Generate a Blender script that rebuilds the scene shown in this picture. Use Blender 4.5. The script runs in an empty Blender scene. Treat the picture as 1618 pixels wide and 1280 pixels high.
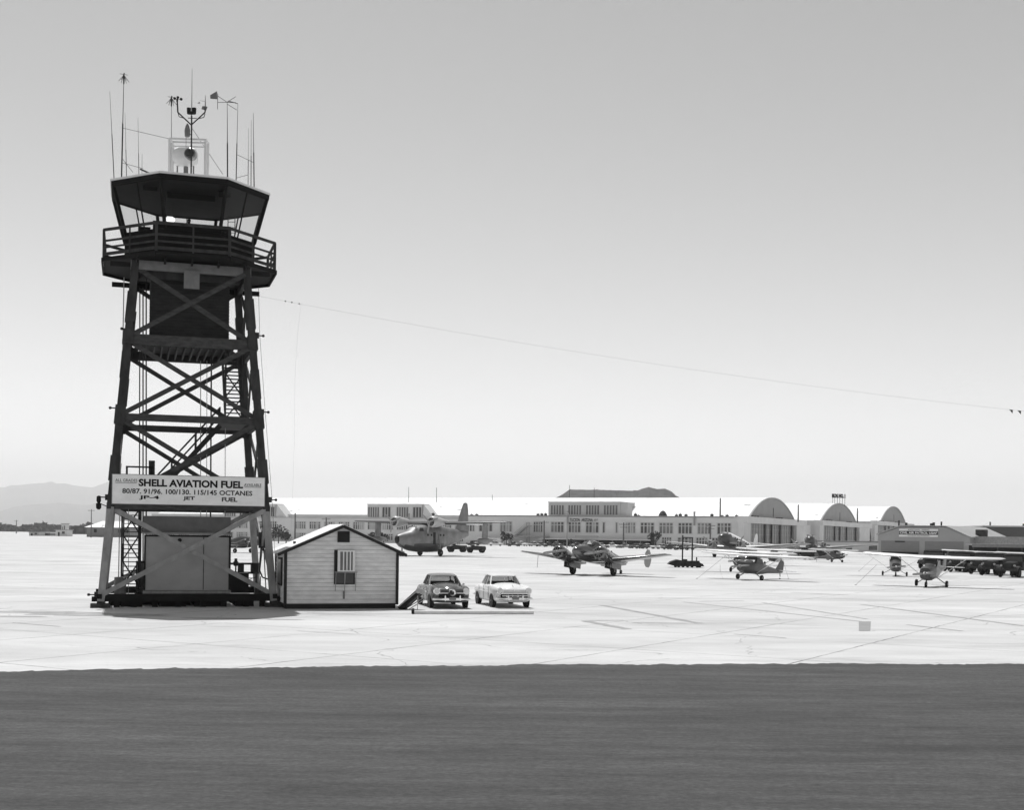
import bpy, math, random
from mathutils import Vector, Matrix
random.seed(7)
R = math.radians
S = bpy.context.scene
C = S.collection

# ------------------------------------------------------------------ camera, sky, sun
F, PX0, PY0, ROLL, H = 1980.0, 809.0, 844.7, 0.0125, 3.8
cam = bpy.data.cameras.new('camera'); co = bpy.data.objects.new('camera', cam); C.objects.link(co)
co.location = (0, 0, H); co.rotation_euler = (math.pi/2, -ROLL, 0)
cam.sensor_width = 36; cam.lens = F/1618*36; cam.shift_y = (PY0-640)/1618
cam.clip_start = .5; cam.clip_end = 60000
S.camera = co
W = bpy.data.worlds.new('World'); S.world = W; W.use_nodes = True
nt = W.node_tree
for n in list(nt.nodes): nt.nodes.remove(n)
SUN_EL, SUN_AZ = R(66), R(-20)
sky = nt.nodes.new('ShaderNodeTexSky'); sky.sky_type = 'NISHITA'; sky.sun_disc = False
sky.sun_elevation = SUN_EL; sky.sun_rotation = SUN_AZ
sky.air_density = 1.3; sky.dust_density = 0.6; sky.ozone_density = 1.0; sky.altitude = 700
sep = nt.nodes.new('ShaderNodeSeparateColor')          # black-and-white film: one channel of the sky, red-sensitive
mx = nt.nodes.new('ShaderNodeMath'); mx.operation = 'MULTIPLY'; mx.inputs[1].default_value = 1.0
my = nt.nodes.new('ShaderNodeMath'); my.operation = 'MULTIPLY_ADD'; my.inputs[1].default_value = 0.0
bg = nt.nodes.new('ShaderNodeBackground'); bg.inputs['Strength'].default_value = 0.128
wo = nt.nodes.new('ShaderNodeOutputWorld')
nt.links.new(sky.outputs[0], sep.inputs[0])
nt.links.new(sep.outputs[0], mx.inputs[0])
nt.links.new(sep.outputs[1], my.inputs[0]); nt.links.new(mx.outputs[0], my.inputs[2])
pw = nt.nodes.new('ShaderNodeMath'); pw.operation = 'POWER'; pw.inputs[1].default_value = 1.12
nt.links.new(my.outputs[0], pw.inputs[0]); nt.links.new(pw.outputs[0], bg.inputs[0]); nt.links.new(bg.outputs[0], wo.inputs[0])
sl = bpy.data.lights.new('sun', 'SUN'); so = bpy.data.objects.new('sun', sl); C.objects.link(so)
sl.energy = 3.9; sl.angle = R(.5); sl.color = (1, 1, 1)
sv = Vector((math.cos(SUN_EL)*math.sin(SUN_AZ), math.cos(SUN_EL)*math.cos(SUN_AZ), math.sin(SUN_EL)))
so.rotation_euler = (-sv).to_track_quat('-Z', 'Y').to_euler(); so.location = (0, 0, 80)
S.view_settings.view_transform = 'Standard'; S.view_settings.look = 'None'
S.view_settings.gamma = 1; S.view_settings.exposure = 0.15
S.cycles.volume_bounces = 1

def uv(px, py):
    u, v = px-PX0, py-PY0
    return (u*math.cos(ROLL)+v*math.sin(ROLL))/F, (-u*math.sin(ROLL)+v*math.cos(ROLL))/F
def P(px, py, Y):
    u, v = uv(px, py); return Vector((u*Y, Y, H-v*Y))
def G(px, py, z=0):
    u, v = uv(px, py); Y = (H-z)/v; return Vector((u*Y, Y, z))

# ------------------------------------------------------------------ materials
MATS = {}
def mat(name, v, rough=.7, metal=0, var=.12, scale=1.0, stretch=(1, 1, 1), bump=0, fine=0):
    if name in MATS: return MATS[name]
    m = bpy.data.materials.new(name); m.use_nodes = True; MATS[name] = m
    t = m.node_tree; b = t.nodes['Principled BSDF']
    b.inputs['Roughness'].default_value = rough; b.inputs['Metallic'].default_value = metal
    tc = t.nodes.new('ShaderNodeTexCoord'); mp = t.nodes.new('ShaderNodeMapping')
    mp.inputs['Scale'].default_value = stretch
    no = t.nodes.new('ShaderNodeTexNoise'); no.inputs['Scale'].default_value = scale
    no.inputs['Detail'].default_value = 6; no.inputs['Roughness'].default_value = .6
    mr = t.nodes.new('ShaderNodeMapRange')
    mr.inputs[1].default_value = .25; mr.inputs[2].default_value = .75
    mr.inputs[3].default_value = v*(1-var); mr.inputs[4].default_value = v*(1+var)
    t.links.new(tc.outputs['Object'], mp.inputs[0]); t.links.new(mp.outputs[0], no.inputs[0])
    t.links.new(no.outputs[0], mr.inputs[0]); t.links.new(mr.outputs[0], b.inputs['Base Color'])
    b.inputs['Specular IOR Level'].default_value = .5 if v > .08 or rough < .4 else .15
    if bump:
        bp = t.nodes.new('ShaderNodeBump'); bp.inputs['Strength'].default_value = bump
        t.links.new(no.outputs[0], bp.inputs['Height']); t.links.new(bp.outputs[0], b.inputs['Normal'])
    return m
def glass(name='window_glass', v=.9, refl=.12):
    if name in MATS: return MATS[name]
    m = bpy.data.materials.new(name); m.use_nodes = True; MATS[name] = m
    t = m.node_tree; t.nodes.remove(t.nodes['Principled BSDF'])
    a = t.nodes.new('ShaderNodeBsdfTransparent'); a.inputs[0].default_value = (v, v, v, 1)
    g = t.nodes.new('ShaderNodeBsdfGlossy'); g.inputs['Roughness'].default_value = .03
    fr0 = t.nodes.new('ShaderNodeLayerWeight'); fr0.inputs[0].default_value = .35
    p5 = t.nodes.new('ShaderNodeMath'); p5.operation = 'POWER'; p5.inputs[1].default_value = 3.5; t.links.new(fr0.outputs[1], p5.inputs[0])
    fr = t.nodes.new('ShaderNodeMath'); fr.operation = 'MULTIPLY_ADD'; fr.inputs[1].default_value = .5; fr.inputs[2].default_value = .02; t.links.new(p5.outputs[0], fr.inputs[0])
    x = t.nodes.new('ShaderNodeMixShader')
    t.links.new(fr.outputs[0], x.inputs[0]); t.links.new(a.outputs[0], x.inputs[1]); t.links.new(g.outputs[0], x.inputs[2])
    t.links.new(x.outputs[0], t.nodes['Material Output'].inputs[0])
    return m
dark = mat('tower_dark_paint', .046, .75, var=.5, scale=2.2, stretch=(1, 1, .4))
darker = mat('cab_dark_paint', .012, .8, var=.3, scale=2)
pale = mat('weathered_pale_paint', .28, .7, var=.3, scale=3, stretch=(1, 1, .5))
midg = mat('mid_grey_paint', .17, .6, var=.22, scale=2.5)
whitep = mat('white_paint', .75, .5, var=.08, scale=3)
signw = mat('sign_board_paint', .88, .55, var=.09, scale=1.6, stretch=(1, 1, 2))
black = mat('black_lettering', .018, .55, var=.2)
rubber = mat('black_rubber', .02, .8, var=.2, scale=8)
steel = mat('galvanised_steel', .35, .45, .6, var=.15, scale=6)
alu = mat('polished_aluminium', .20, .28, .75, var=.3, scale=2.5, stretch=(1, 1, 3))
dullalu = mat('dull_aluminium', .30, .45, .4, var=.25, scale=1.2)
wood = mat('old_timber', .10, .8, var=.35, scale=3, stretch=(1, 1, 6))
chrome = mat('chrome', .75, .12, 1, var=.04)
gl = glass()
dgl = mat('dark_window_glass', .035, .28, var=.3, scale=.4)
siding = mat('white_siding', .76, .65, var=.22, scale=1.3, stretch=(1, 1, 4))

# ------------------------------------------------------------------ mesh collector
class MB:
    def __init__(s): s.v, s.f, s.m, s.cur = [], [], [], 0
    def use(s, i): s.cur = i; return s
    def add(s, vs, fs):
        o = len(s.v); s.v += [tuple(v) for v in vs]
        for f in fs: s.f.append([i+o for i in f]); s.m.append(s.cur)
        return s
    def box(s, x0, x1, y0, y1, z0, z1):
        return s.add([(x0,y0,z0),(x1,y0,z0),(x1,y1,z0),(x0,y1,z0),(x0,y0,z1),(x1,y0,z1),(x1,y1,z1),(x0,y1,z1)],
                     [(0,3,2,1),(4,5,6,7),(0,1,5,4),(1,2,6,5),(2,3,7,6),(3,0,4,7)])
    def beam(s, p, q, w, h=None, up=(0, 0, 1)):
        h = h or w; p, q = Vector(p), Vector(q); d = (q-p).normalized(); u = Vector(up)
        if abs(d.dot(u)) > .98: u = Vector((0, 1, 0))
        a = d.cross(u).normalized(); b = a.cross(d).normalized()
        vs = [e+a*sx*w/2+b*sz*h/2 for e in (p, q) for sx, sz in ((-1,-1),(1,-1),(1,1),(-1,1))]
        return s.add(vs, [(0,1,2,3),(7,6,5,4),(0,4,5,1),(1,5,6,2),(2,6,7,3),(3,7,4,0)])
    def tube(s, p, q, r, r2=None, n=8, cap=True):
        r2 = r if r2 is None else r2; p, q = Vector(p), Vector(q); d = (q-p).normalized()
        u = Vector((0, 0, 1)) if abs(d.z) < .9 else Vector((1, 0, 0))
        a = d.cross(u).normalized(); b = a.cross(d)
        vs = [e+(a*math.cos(k*math.tau/n)+b*math.sin(k*math.tau/n))*rr for e, rr in ((p, r), (q, r2)) for k in range(n)]
        fs = [(k, k+n, (k+1) % n+n, (k+1) % n) for k in range(n)]
        if cap: fs += [tuple(range(n)), tuple(range(2*n-1, n-1, -1))]
        return s.add(vs, fs)
    def path(s, pts, r, n=6):
        for a, b in zip(pts, pts[1:]): s.tube(a, b, r, n=n)
        return s
    def prism(s, poly, z0, z1):
        n = len(poly)
        return s.add([(x, y, z0) for x, y in poly]+[(x, y, z1) for x, y in poly],
                     [tuple(range(n-1, -1, -1)), tuple(range(n, 2*n))]+[(k, (k+1) % n, (k+1) % n+n, k+n) for k in range(n)])
    def prismy(s, poly, y0, y1):          # polygon in xz, extruded along y
        n = len(poly)
        return s.add([(x, y0, z) for x, z in poly]+[(x, y1, z) for x, z in poly],
                     [tuple(range(n)), tuple(range(2*n-1, n-1, -1))]+[(k, k+n, (k+1) % n+n, (k+1) % n) for k in range(n)])
    def prismx(s, poly, x0, x1):          # polygon in yz, extruded along x
        n = len(poly)
        return s.add([(x0, y, z) for y, z in poly]+[(x1, y, z) for y, z in poly],
                     [tuple(range(n)), tuple(range(2*n-1, n-1, -1))]+[(k, k+n, (k+1) % n+n, (k+1) % n) for k in range(n)])
    def loft(s, rings, cap=True, closed=True):
        n = len(rings[0]); o = len(s.v); vs = [v for r in rings for v in r]; fs = []
        for i in range(len(rings)-1):
            for k in range(n if closed else n-1):
                fs.append((i*n+k, i*n+(k+1) % n, (i+1)*n+(k+1) % n, (i+1)*n+k))
        if cap: fs += [tuple(range(n-1, -1, -1)), tuple(range((len(rings)-1)*n, len(rings)*n))]
        return s.add(vs, fs)
    def body(s, st, n=16, p=2.4):         # stations (y, halfwidth, zbottom, ztop)
        rings = []
        for e in st:
            y, w, zb, zt = e[:4]; x0 = e[4] if len(e) > 4 else 0
            r = []
            for k in range(n):
                a = math.tau*k/n; c, d = math.cos(a), math.sin(a)
                r.append((x0+w*math.copysign(abs(c)**(2/p), c), y, (zb+zt)/2+(zt-zb)/2*math.copysign(abs(d)**(2/p), d)))
            rings.append(r)
        return s.loft(rings)
    def lathe(s, prof, c=(0, 0, 0), axis='y', n=16, cap=True):   # profile (t along axis, radius)
        rings = []
        for t, r in prof:
            q = []
            for k in range(n):
                a = math.tau*k/n; u, w = r*math.cos(a), r*math.sin(a)
                q.append({'y': (c[0]+u, c[1]+t, c[2]+w), 'x': (c[0]+t, c[1]+u, c[2]+w), 'z': (c[0]+u, c[1]+w, c[2]+t)}[axis])
            rings.append(q)
        return s.loft(rings, cap)
    def ball(s, c, r, n=10, sc=(1, 1, 1)):
        m = n//2+1; rings = []
        for i in range(1, m):
            t = math.pi*i/m
            rings.append([(c[0]+sc[0]*r*math.sin(t)*math.cos(math.tau*k/n), c[1]+sc[1]*r*math.sin(t)*math.sin(math.tau*k/n), c[2]+sc[2]*r*math.cos(t)) for k in range(n)])
        return s.loft(rings)
    def wing(s, secs, n=7):               # sections (x, yLE, chord, z, thickness)
        rings = []
        for x, y, c, z, t in secs:
            up = [(x, y+c*f, z+t*g) for f, g in ((0, 0), (.06, .35), (.2, .55), (.4, .5), (.7, .25), (1, .02))]
            lo = [(x, y+c*f, z-t*g) for f, g in ((1, .02), (.7, .2), (.4, .38), (.2, .4), (.06, .25))]
            rings.append(up+lo)
        return s.loft(rings)
    def fin(s, secs):                     # vertical: (z, yLE, chord, thickness, x)
        rings = []
        for z, y, c, t, x in secs:
            rings.append([(x+t*g, y+c*f, z) for f, g in ((0, 0), (.12, .4), (.35, .5), (1, .05), (1, -.05), (.35, -.5), (.12, -.4))])
        return s.loft(rings)
    def build(s, name, m, parent=None, smooth=None, loc=None, fix=True):
        me = bpy.data.meshes.new(name); me.from_pydata(s.v, [], s.f)
        ms = m if isinstance(m, (list, tuple)) else [m]
        for k in ms: me.materials.append(k)
        for p, i in zip(me.polygons, s.m): p.material_index = min(i, len(ms)-1)
        if fix:
            import bmesh
            bm = bmesh.new(); bm.from_mesh(me); bmesh.ops.recalc_face_normals(bm, faces=bm.faces); bm.to_mesh(me); bm.free()
        if smooth:
            me.shade_smooth(); me.set_sharp_from_angle(angle=R(smooth))
        me.update()
        o = bpy.data.objects.new(name, me); C.objects.link(o)
        if parent: o.parent = parent
        if loc is not None: o.location = loc
        return o
def tag(o, label=None, cat=None, group=None, kind=None):
    if label: o['label'] = label
    if cat: o['category'] = cat
    if group: o['group'] = group
    if kind: o['kind'] = kind
    return o
def thing(name, label, cat, loc=(0, 0, 0), rz=0, group=None, rx=0):
    o = bpy.data.objects.new(name, None); C.objects.link(o)
    o.location = loc; o.rotation_euler = (rx, 0, rz); o.empty_display_size = .3
    return tag(o, label, cat, group)
def struct(name, mb, m, **k): return tag(mb.build(name, m, **k), kind='structure')
def copy_tree(o, parent=None):
    c = o.copy(); C.objects.link(c)
    if parent: c.parent = parent
    for ch in list(o.children): copy_tree(ch, c)
    return c
def place(proto, loc, rz, label, sc=None):
    o = proto
    if proto.get('used'): o = copy_tree(proto)
    proto['used'] = 1
    o.location = loc; o.rotation_euler.z = rz; o['label'] = label
    if sc: o.scale = (sc, sc, sc)
    return o
def text(s, x0, x1, z0, hgt, m, parent, y=0, bold=.012, name='lettering', font_w=None):
    cu = bpy.data.curves.new('t', 'FONT'); cu.body = s; cu.offset = bold; cu.resolution_u = 3
    t = bpy.data.objects.new('t', cu); C.objects.link(t)
    dg = bpy.context.evaluated_depsgraph_get()
    me = bpy.data.meshes.new_from_object(t.evaluated_get(dg)); bpy.data.objects.remove(t)
    xs = [v.co.x for v in me.vertices]; ys = [v.co.y for v in me.vertices]
    a, b, c, d = min(xs), max(xs), min(ys), max(ys)
    for v in me.vertices:
        v.co = (x0+(v.co.x-a)/(b-a)*(x1-x0), y, z0+(v.co.y-c)/(d-c)*hgt)
    me.name = name; me.materials.clear(); me.materials.append(m)
    o = bpy.data.objects.new(name, me); C.objects.link(o); o.parent = parent
    return o

# ------------------------------------------------------------------ ground
def ground_mats():
    def base(name, rough):
        m = bpy.data.materials.new(name); m.use_nodes = True; t = m.node_tree
        b = t.nodes['Principled BSDF']; b.inputs['Roughness'].default_value = rough
        b.inputs['Specular IOR Level'].default_value = .25
        tc = t.nodes.new('ShaderNodeTexCoord')
        return m, t, b, tc
    def noise(t, src, scale, st=(1, 1, 1), rot=0, det=6):
        mp = t.nodes.new('ShaderNodeMapping'); mp.inputs['Scale'].default_value = st; mp.inputs['Rotation'].default_value = (0, 0, rot)
        n = t.nodes.new('ShaderNodeTexNoise'); n.inputs['Scale'].default_value = scale; n.inputs['Detail'].default_value = det
        n.inputs['Roughness'].default_value = .65
        t.links.new(src, mp.inputs[0]); t.links.new(mp.outputs[0], n.inputs[0]); return n.outputs[0]
    def rng(t, src, a, b, c, d):
        r = t.nodes.new('ShaderNodeMapRange'); t.links.new(src, r.inputs[0])
        for i, k in enumerate((a, b, c, d)): r.inputs[i+1].default_value = k
        return r.outputs[0]
    def mul(t, a, b, op='MULTIPLY'):
        n = t.nodes.new('ShaderNodeMath'); n.operation = op
        for i, k in enumerate((a, b)):
            if isinstance(k, float): n.inputs[i].default_value = k
            else: t.links.new(k, n.inputs[i])
        return n.outputs[0]
    # concrete apron
    m, t, b, tc = base('apron_concrete', .75); o = tc.outputs['Object']
    big = rng(t, noise(t, o, .05, (1, 2.2, 1), R(-10)), .3, .7, .78, 1.08)
    mid = rng(t, noise(t, o, .5, (.45, 1.2, 1), R(-8)), .35, .65, .91, 1.04)
    fin_ = rng(t, noise(t, o, 9, (1, 1, 1)), .3, .7, .94, 1.05)
    st = rng(t, noise(t, o, .13, (.6, 1.9, 1), R(-12), 8), .54, .70, 1.0, .70)
    # joints, rotated grid, slightly wobbling and broken
    mp = t.nodes.new('ShaderNodeMapping'); mp.inputs['Rotation'].default_value = (0, 0, R(31)); t.links.new(o, mp.inputs[0])
    sx = t.nodes.new('ShaderNodeSeparateXYZ'); t.links.new(mp.outputs[0], sx.inputs[0])
    wob = mul(t, mul(t, noise(t, o, 1.3, det=4), .5, 'SUBTRACT'), .16)
    brk = noise(t, o, .23, det=5)
    js = []
    for ax, sp, wd in ((0, 6.1, .05), (1, 7.6, .05)):
        q = mul(t, sx.outputs[ax], wob, 'ADD')
        q = mul(t, mul(t, q, float(sp), 'DIVIDE'), 0.0, 'ADD')
        fr = t.nodes.new('ShaderNodeMath'); fr.operation = 'FRACT'; t.links.new(q, fr.inputs[0])
        d = t.nodes.new('ShaderNodeMath'); d.operation = 'SUBTRACT'; t.links.new(fr.outputs[0], d.inputs[0]); d.inputs[1].default_value = .5
        ab = t.nodes.new('ShaderNodeMath'); ab.operation = 'ABSOLUTE'; t.links.new(d.outputs[0], ab.inputs[0])
        js.append(rng(t, ab.outputs[0], .5-wd/sp, .5-wd/sp*.55, 0, 1))
    j = mul(t, js[0], js[1], 'MAXIMUM')
    j = mul(t, j, rng(t, brk, .38, .60, .25, .85))
    jj = rng(t, j, 0, 1, 1, .12)
    # small cracks
    vo = t.nodes.new('ShaderNodeTexVoronoi'); vo.feature = 'DISTANCE_TO_EDGE'; vo.inputs['Scale'].default_value = .09
    wp = t.nodes.new('ShaderNodeMix'); wp.data_type = 'VECTOR'; wp.inputs[0].default_value = .12
    n3 = t.nodes.new('ShaderNodeTexNoise'); n3.inputs['Scale'].default_value = .5; t.links.new(o, n3.inputs[0])
    vm = t.nodes.new('ShaderNodeVectorMath'); vm.operation = 'MULTIPLY_ADD'; vm.inputs[1].default_value = (2.2, 2.2, 0)
    t.links.new(n3.outputs[1], vm.inputs[0]); t.links.new(o, vm.inputs[2]); t.links.new(vm.outputs[0], vo.inputs[0])
    cr = rng(t, vo.outputs[0], 0, .0028, .55, 1)
    crm = mul(t, cr, rng(t, brk, .45, .55, 0, 1), 'MAXIMUM')
    v = mul(t, mul(t, mul(t, mul(t, big, mid), mul(t, fin_, st)), jj), crm)
    v = mul(t, v, .585); t.links.new(v, b.inputs['Base Color'])
    MATS['apron'] = m
    # asphalt
    m, t, b, tc = base('taxiway_asphalt', .8); o = tc.outputs['Object']
    a1 = rng(t, noise(t, o, .5, (.30, 1.9, 1), R(-4), 9), .38, .62, .76, 1.24)
    a2 = rng(t, noise(t, o, .12, (.6, 1.4, 1)), .35, .65, .84, 1.16)
    a3 = rng(t, noise(t, o, 2.6, (.5, 2.2, 1), R(3), 9), .36, .64, .80, 1.22)
    a4 = mul(t, rng(t, noise(t, o, 45), .3, .75, .75, 1.35), rng(t, noise(t, o, 11, (.8, 1.5, 1), R(9), 9), .36, .64, .70, 1.35))
    wh = rng(t, noise(t, o, 8, (.8, 1.6, 1), 0, 3), .70, .76, 1.0, 1.9)
    v = mul(t, mul(t, mul(t, a1, a2), mul(t, a3, a4)), mul(t, wh, .053)); t.links.new(v, b.inputs['Base Color'])
    bp = t.nodes.new('ShaderNodeBump'); bp.inputs['Strength'].default_value = .35; bp.inputs['Distance'].default_value = .02
    t.links.new(noise(t, o, 60), bp.inputs['Height']); t.links.new(bp.outputs[0], b.inputs['Normal'])
    MATS['asphalt'] = m
    # desert
    m, t, b, tc = base('desert_soil', .95); o = tc.outputs['Object']
    a1 = rng(t, noise(t, o, .004, (.5, 1, 1), 0, 9), .35, .65, .7, 1.2)
    a2 = rng(t, noise(t, o, .05), .35, .65, .85, 1.15)
    v = mul(t, mul(t, a1, a2), .30); t.links.new(v, b.inputs['Base Color'])
    MATS['desert'] = m
ground_mats()
struct('desert_ground', MB().add([(-26500,-400,0),(26500,-400,0),(26500,26000,0),(-26500,26000,0)], [(0,1,2,3)]), MATS['desert'])
def strip(pts_near, pts_far, z):
    mb = MB(); n = len(pts_near)
    mb.add([(x, y, z) for x, y in pts_near]+[(x, y, z) for x, y in pts_far], [(i, i+1, n+i+1, n+i) for i in range(n-1)])
    return mb
xs = [-1500, -80]+[x*.12-24 for x in range(0, 420)]+[120, 1500]
def edge(x): return 36.3+.19*max(-60, min(60, x))-.0035*max(-30, min(30, x))**2
random.seed(3)
import mathutils.noise as mn
near = [(x, edge(x)+.28*mn.fractal(Vector((x*.35, 0, 0)), .7, 2.2, 7)+.22*mn.fractal(Vector((x*2.1, 5, 0)), .5, 2.2, 7)+random.uniform(-.06, .06)) for x in xs]
struct('apron', MB().add([(-1500,-300,.01),(1500,-300,.01),(1500,560,.01),(-180,760,.01),(-330,1300,.01),(-1500,1500,.01)], [(0,1,2,3,4,5)]), MATS['apron'])
struct('taxiway', strip([(x, -120) for x in xs], near, .015), MATS['asphalt'])
# tar strips and patches on the apron
tar = mat('old_tar', .30, .8, var=.25, scale=1.5)
tar2 = mat('pavement_patch_tar', .26, .85, var=.1, scale=.6)
def tarline(a, b, w, m=tar):
    p, q = G(*a), G(*b); d = (q-p).normalized(); n = Vector((-d.y, d.x, 0))*w/2
    mb = MB(); k = 14; vs = []
    for i in range(k+1):
        c = p.lerp(q, i/k); e = n*random.uniform(.7, 1.1)
        vs += [(c.x-e.x, c.y-e.y, .017), (c.x+e.x, c.y+e.y, .017)]
    mb.add(vs, [(2*i, 2*i+2, 2*i+3, 2*i+1) for i in range(k)])
    return struct('pavement_strip', mb, m)
for a, b, w in (((950,957),(1106,986),.42), ((924,982),(992,995),.5), ((998,985),(1085,986),.12), ((1080,952),(1362,983),.22),
                ((1205,953),(1370,979),.22), ((1362,956),(1618,990),.34), ((1433,988),(1520,998),.22), ((1160,1003),(1242,1009),.12),
                ((1105,951),(1175,950),.2), ((1250,937),(1340,941),.25), ((20,985),(95,991),.12), ((470,998),(560,1003),.07), ((920,982),(985,981),.18)):
    tarline(a, b, w)
sq = [G(1357,983), G(1376,983), G(1375,998), G(1357,998)]
struct('pavement_patch', MB().add([(p.x, p.y, .019) for p in sq], [(0,1,2,3)]), tar2)
stain = mat('oil_stain', .34, .8, var=.3, scale=1.2)
def stainblob(px, py, rx, ry):
    c = G(px, py); mb = MB(); n = 28
    vs = [(c.x, c.y, .0185)]
    for k in range(n):
        a = math.tau*k/n; r = random.uniform(.72, 1.1); vs.append((c.x+rx*r*math.cos(a), c.y+ry*r*math.sin(a), .0185))
    mb.add(vs, [(0, k+1, (k+1) % n+1) for k in range(n)]); struct('pavement_stain', mb, stain)
stainblob(62, 968, 3.2, .8); stainblob(150, 972, 3.4, .9); stainblob(25, 975, 1.4, .35); stainblob(360, 978, 2.2, .35); stainblob(452, 980, .8, .3)

# ------------------------------------------------------------------ hills
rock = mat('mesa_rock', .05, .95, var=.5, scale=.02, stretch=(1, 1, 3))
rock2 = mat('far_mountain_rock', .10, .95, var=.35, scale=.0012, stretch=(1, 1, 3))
import mathutils.noise as mn
def ridge(name, prof, D, m, depth, rough, rows=26, base=865):
    pts = []
    for (a, ya), (b, yb) in zip(prof, prof[1:]):
        k = max(2, int((b-a)/1.5))
        for i in range(k): pts.append((a+(b-a)*i/k, ya+(yb-ya)*i/k))
    pts.append(prof[-1]); mb = MB(); n = len(pts); vs = []
    top = [P(px, py, D) for px, py in pts]
    for r in range(rows+1):
        t = r/rows
        for i, tp in enumerate(top):
            y = D-depth*(1-t)
            z = max(0, tp.z)*(t**.8)
            g = rough*math.sin(i*.9+r*1.1)*math.sin(i*.37-r*.7)+random.uniform(-rough, rough)*.5
            z2 = z+(g*(1-abs(2*t-1)) if 0 < t else 0)
            fr = mn.fractal(Vector((tp.x/(rough*9), y/(rough*16), 3.3)), .8, 2.1, 6)*rough*1.5*(1 if t < 1 else .12)
            vs.append((tp.x*(y/D), y, max(z+fr, -5) if t > 0 else -5))
    for i, tp in enumerate(top): vs.append((tp.x*1.05, D+depth*.2, -5))
    rows2 = rows+2
    mb.add(vs, [(r*n+i, r*n+i+1, (r+1)*n+i+1, (r+1)*n+i) for r in range(rows2-1) for i in range(n-1)])
    return struct(name, mb, m, smooth=40)
ridge('mesa_hills', [(865,792),(884,784),(890,780.5),(900,773.6),(912,773.8),(925,773.9),(960,774.8),(1000,775.8),(1008,775.2),(1016,772),(1025,769.7),(1032,771.5),(1038,773),(1050,772.3),(1060,776.5),(1068,784),(1085,792)], 2100, rock, 260, 4)
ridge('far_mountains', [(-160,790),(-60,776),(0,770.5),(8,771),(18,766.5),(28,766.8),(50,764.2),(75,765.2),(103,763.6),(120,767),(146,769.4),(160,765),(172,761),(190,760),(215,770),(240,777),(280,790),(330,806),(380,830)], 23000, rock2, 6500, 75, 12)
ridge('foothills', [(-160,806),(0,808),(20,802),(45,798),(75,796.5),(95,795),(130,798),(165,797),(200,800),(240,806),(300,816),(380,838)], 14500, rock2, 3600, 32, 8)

# ------------------------------------------------------------------ far scrub and trees
leaf = mat('desert_scrub_leaves', .055, .9, var=.5, scale=.05)
leaf2 = mat('tree_leaves', .05, .8, var=.5, scale=1.2)
bark = mat('tree_bark', .12, .9, var=.3, scale=5)
def scrub(x0, x1, Y0, Y1, hmax, n, label, seed=1):
    rr = random.Random(seed); mb = MB()
    for _ in range(n):
        Y = rr.uniform(Y0, Y1); px = rr.uniform(x0, x1); X = (px-PX0)/F*Y
        hh = hmax*(.45+.55*abs(math.sin(px*.13+Y*.004)*math.sin(px*.041+2)))*rr.uniform(.5, 1)
        s = rr.uniform(1.2, 3.4)
        for _ in range(3):
            c = Vector((X+rr.uniform(-3, 3), Y+rr.uniform(-3, 3), rr.uniform(.2, hh)))
            a = Vector([rr.gauss(0, 1) for _ in range(3)]).normalized(); b = a.cross(Vector([rr.gauss(0, 1) for _ in range(3)])).normalized()
            mb.add([c+a*s, c+b*s, c-a*s*.8, c-b*s*.9], [(0,1,2,3)])
    return tag(mb.build('desert_scrub', leaf, fix=False), label, 'scrub', kind='stuff')
scrub(-60, 240, 1330, 1900, 11, 4200, 'dark band of desert scrub and trees beyond the left end of the apron')
def tree(px, py, hgt, wid, label, seed, n=420):
    rr = random.Random(seed); b = G(px, py)
    t = thing('tree', label, 'tree', b, 0, 'trees in front of the terminal')
    m = MB(); m.tube((0, 0, -.1), (0, .1, hgt*.45), .22, .13)
    for k in range(5):
        a = rr.uniform(0, 6.28); m.tube((0, .1, hgt*(.3+.04*k)), (wid*.3*math.cos(a), wid*.3*math.sin(a), hgt*rr.uniform(.6, .85)), .09, .03)
    m.build('trunk', bark, t)
    c = MB(); cl = [(Vector((rr.uniform(-.6, .6)*wid*.6, rr.uniform(-.6, .6)*wid*.6, hgt*rr.uniform(.45, .9))), rr.uniform(.2, .42)*wid*.7) for _ in range(9)]
    for _ in range(n):
        q, r = rr.choice(cl); d = Vector([rr.gauss(0, 1) for _ in range(3)]).normalized()
        p = q+d*r*rr.uniform(.5, 1.05); s = rr.uniform(.18, .42)
        a = Vector([rr.gauss(0, 1) for _ in range(3)]).normalized(); e = a.cross(Vector([rr.gauss(0, 1) for _ in range(3)])).normalized()
        c.add([p+a*s, p+e*s*.7, p-a*s, p-e*s*.7], [(0,1,2,3)])
    c.build('crown', leaf2, t, fix=False)

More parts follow.
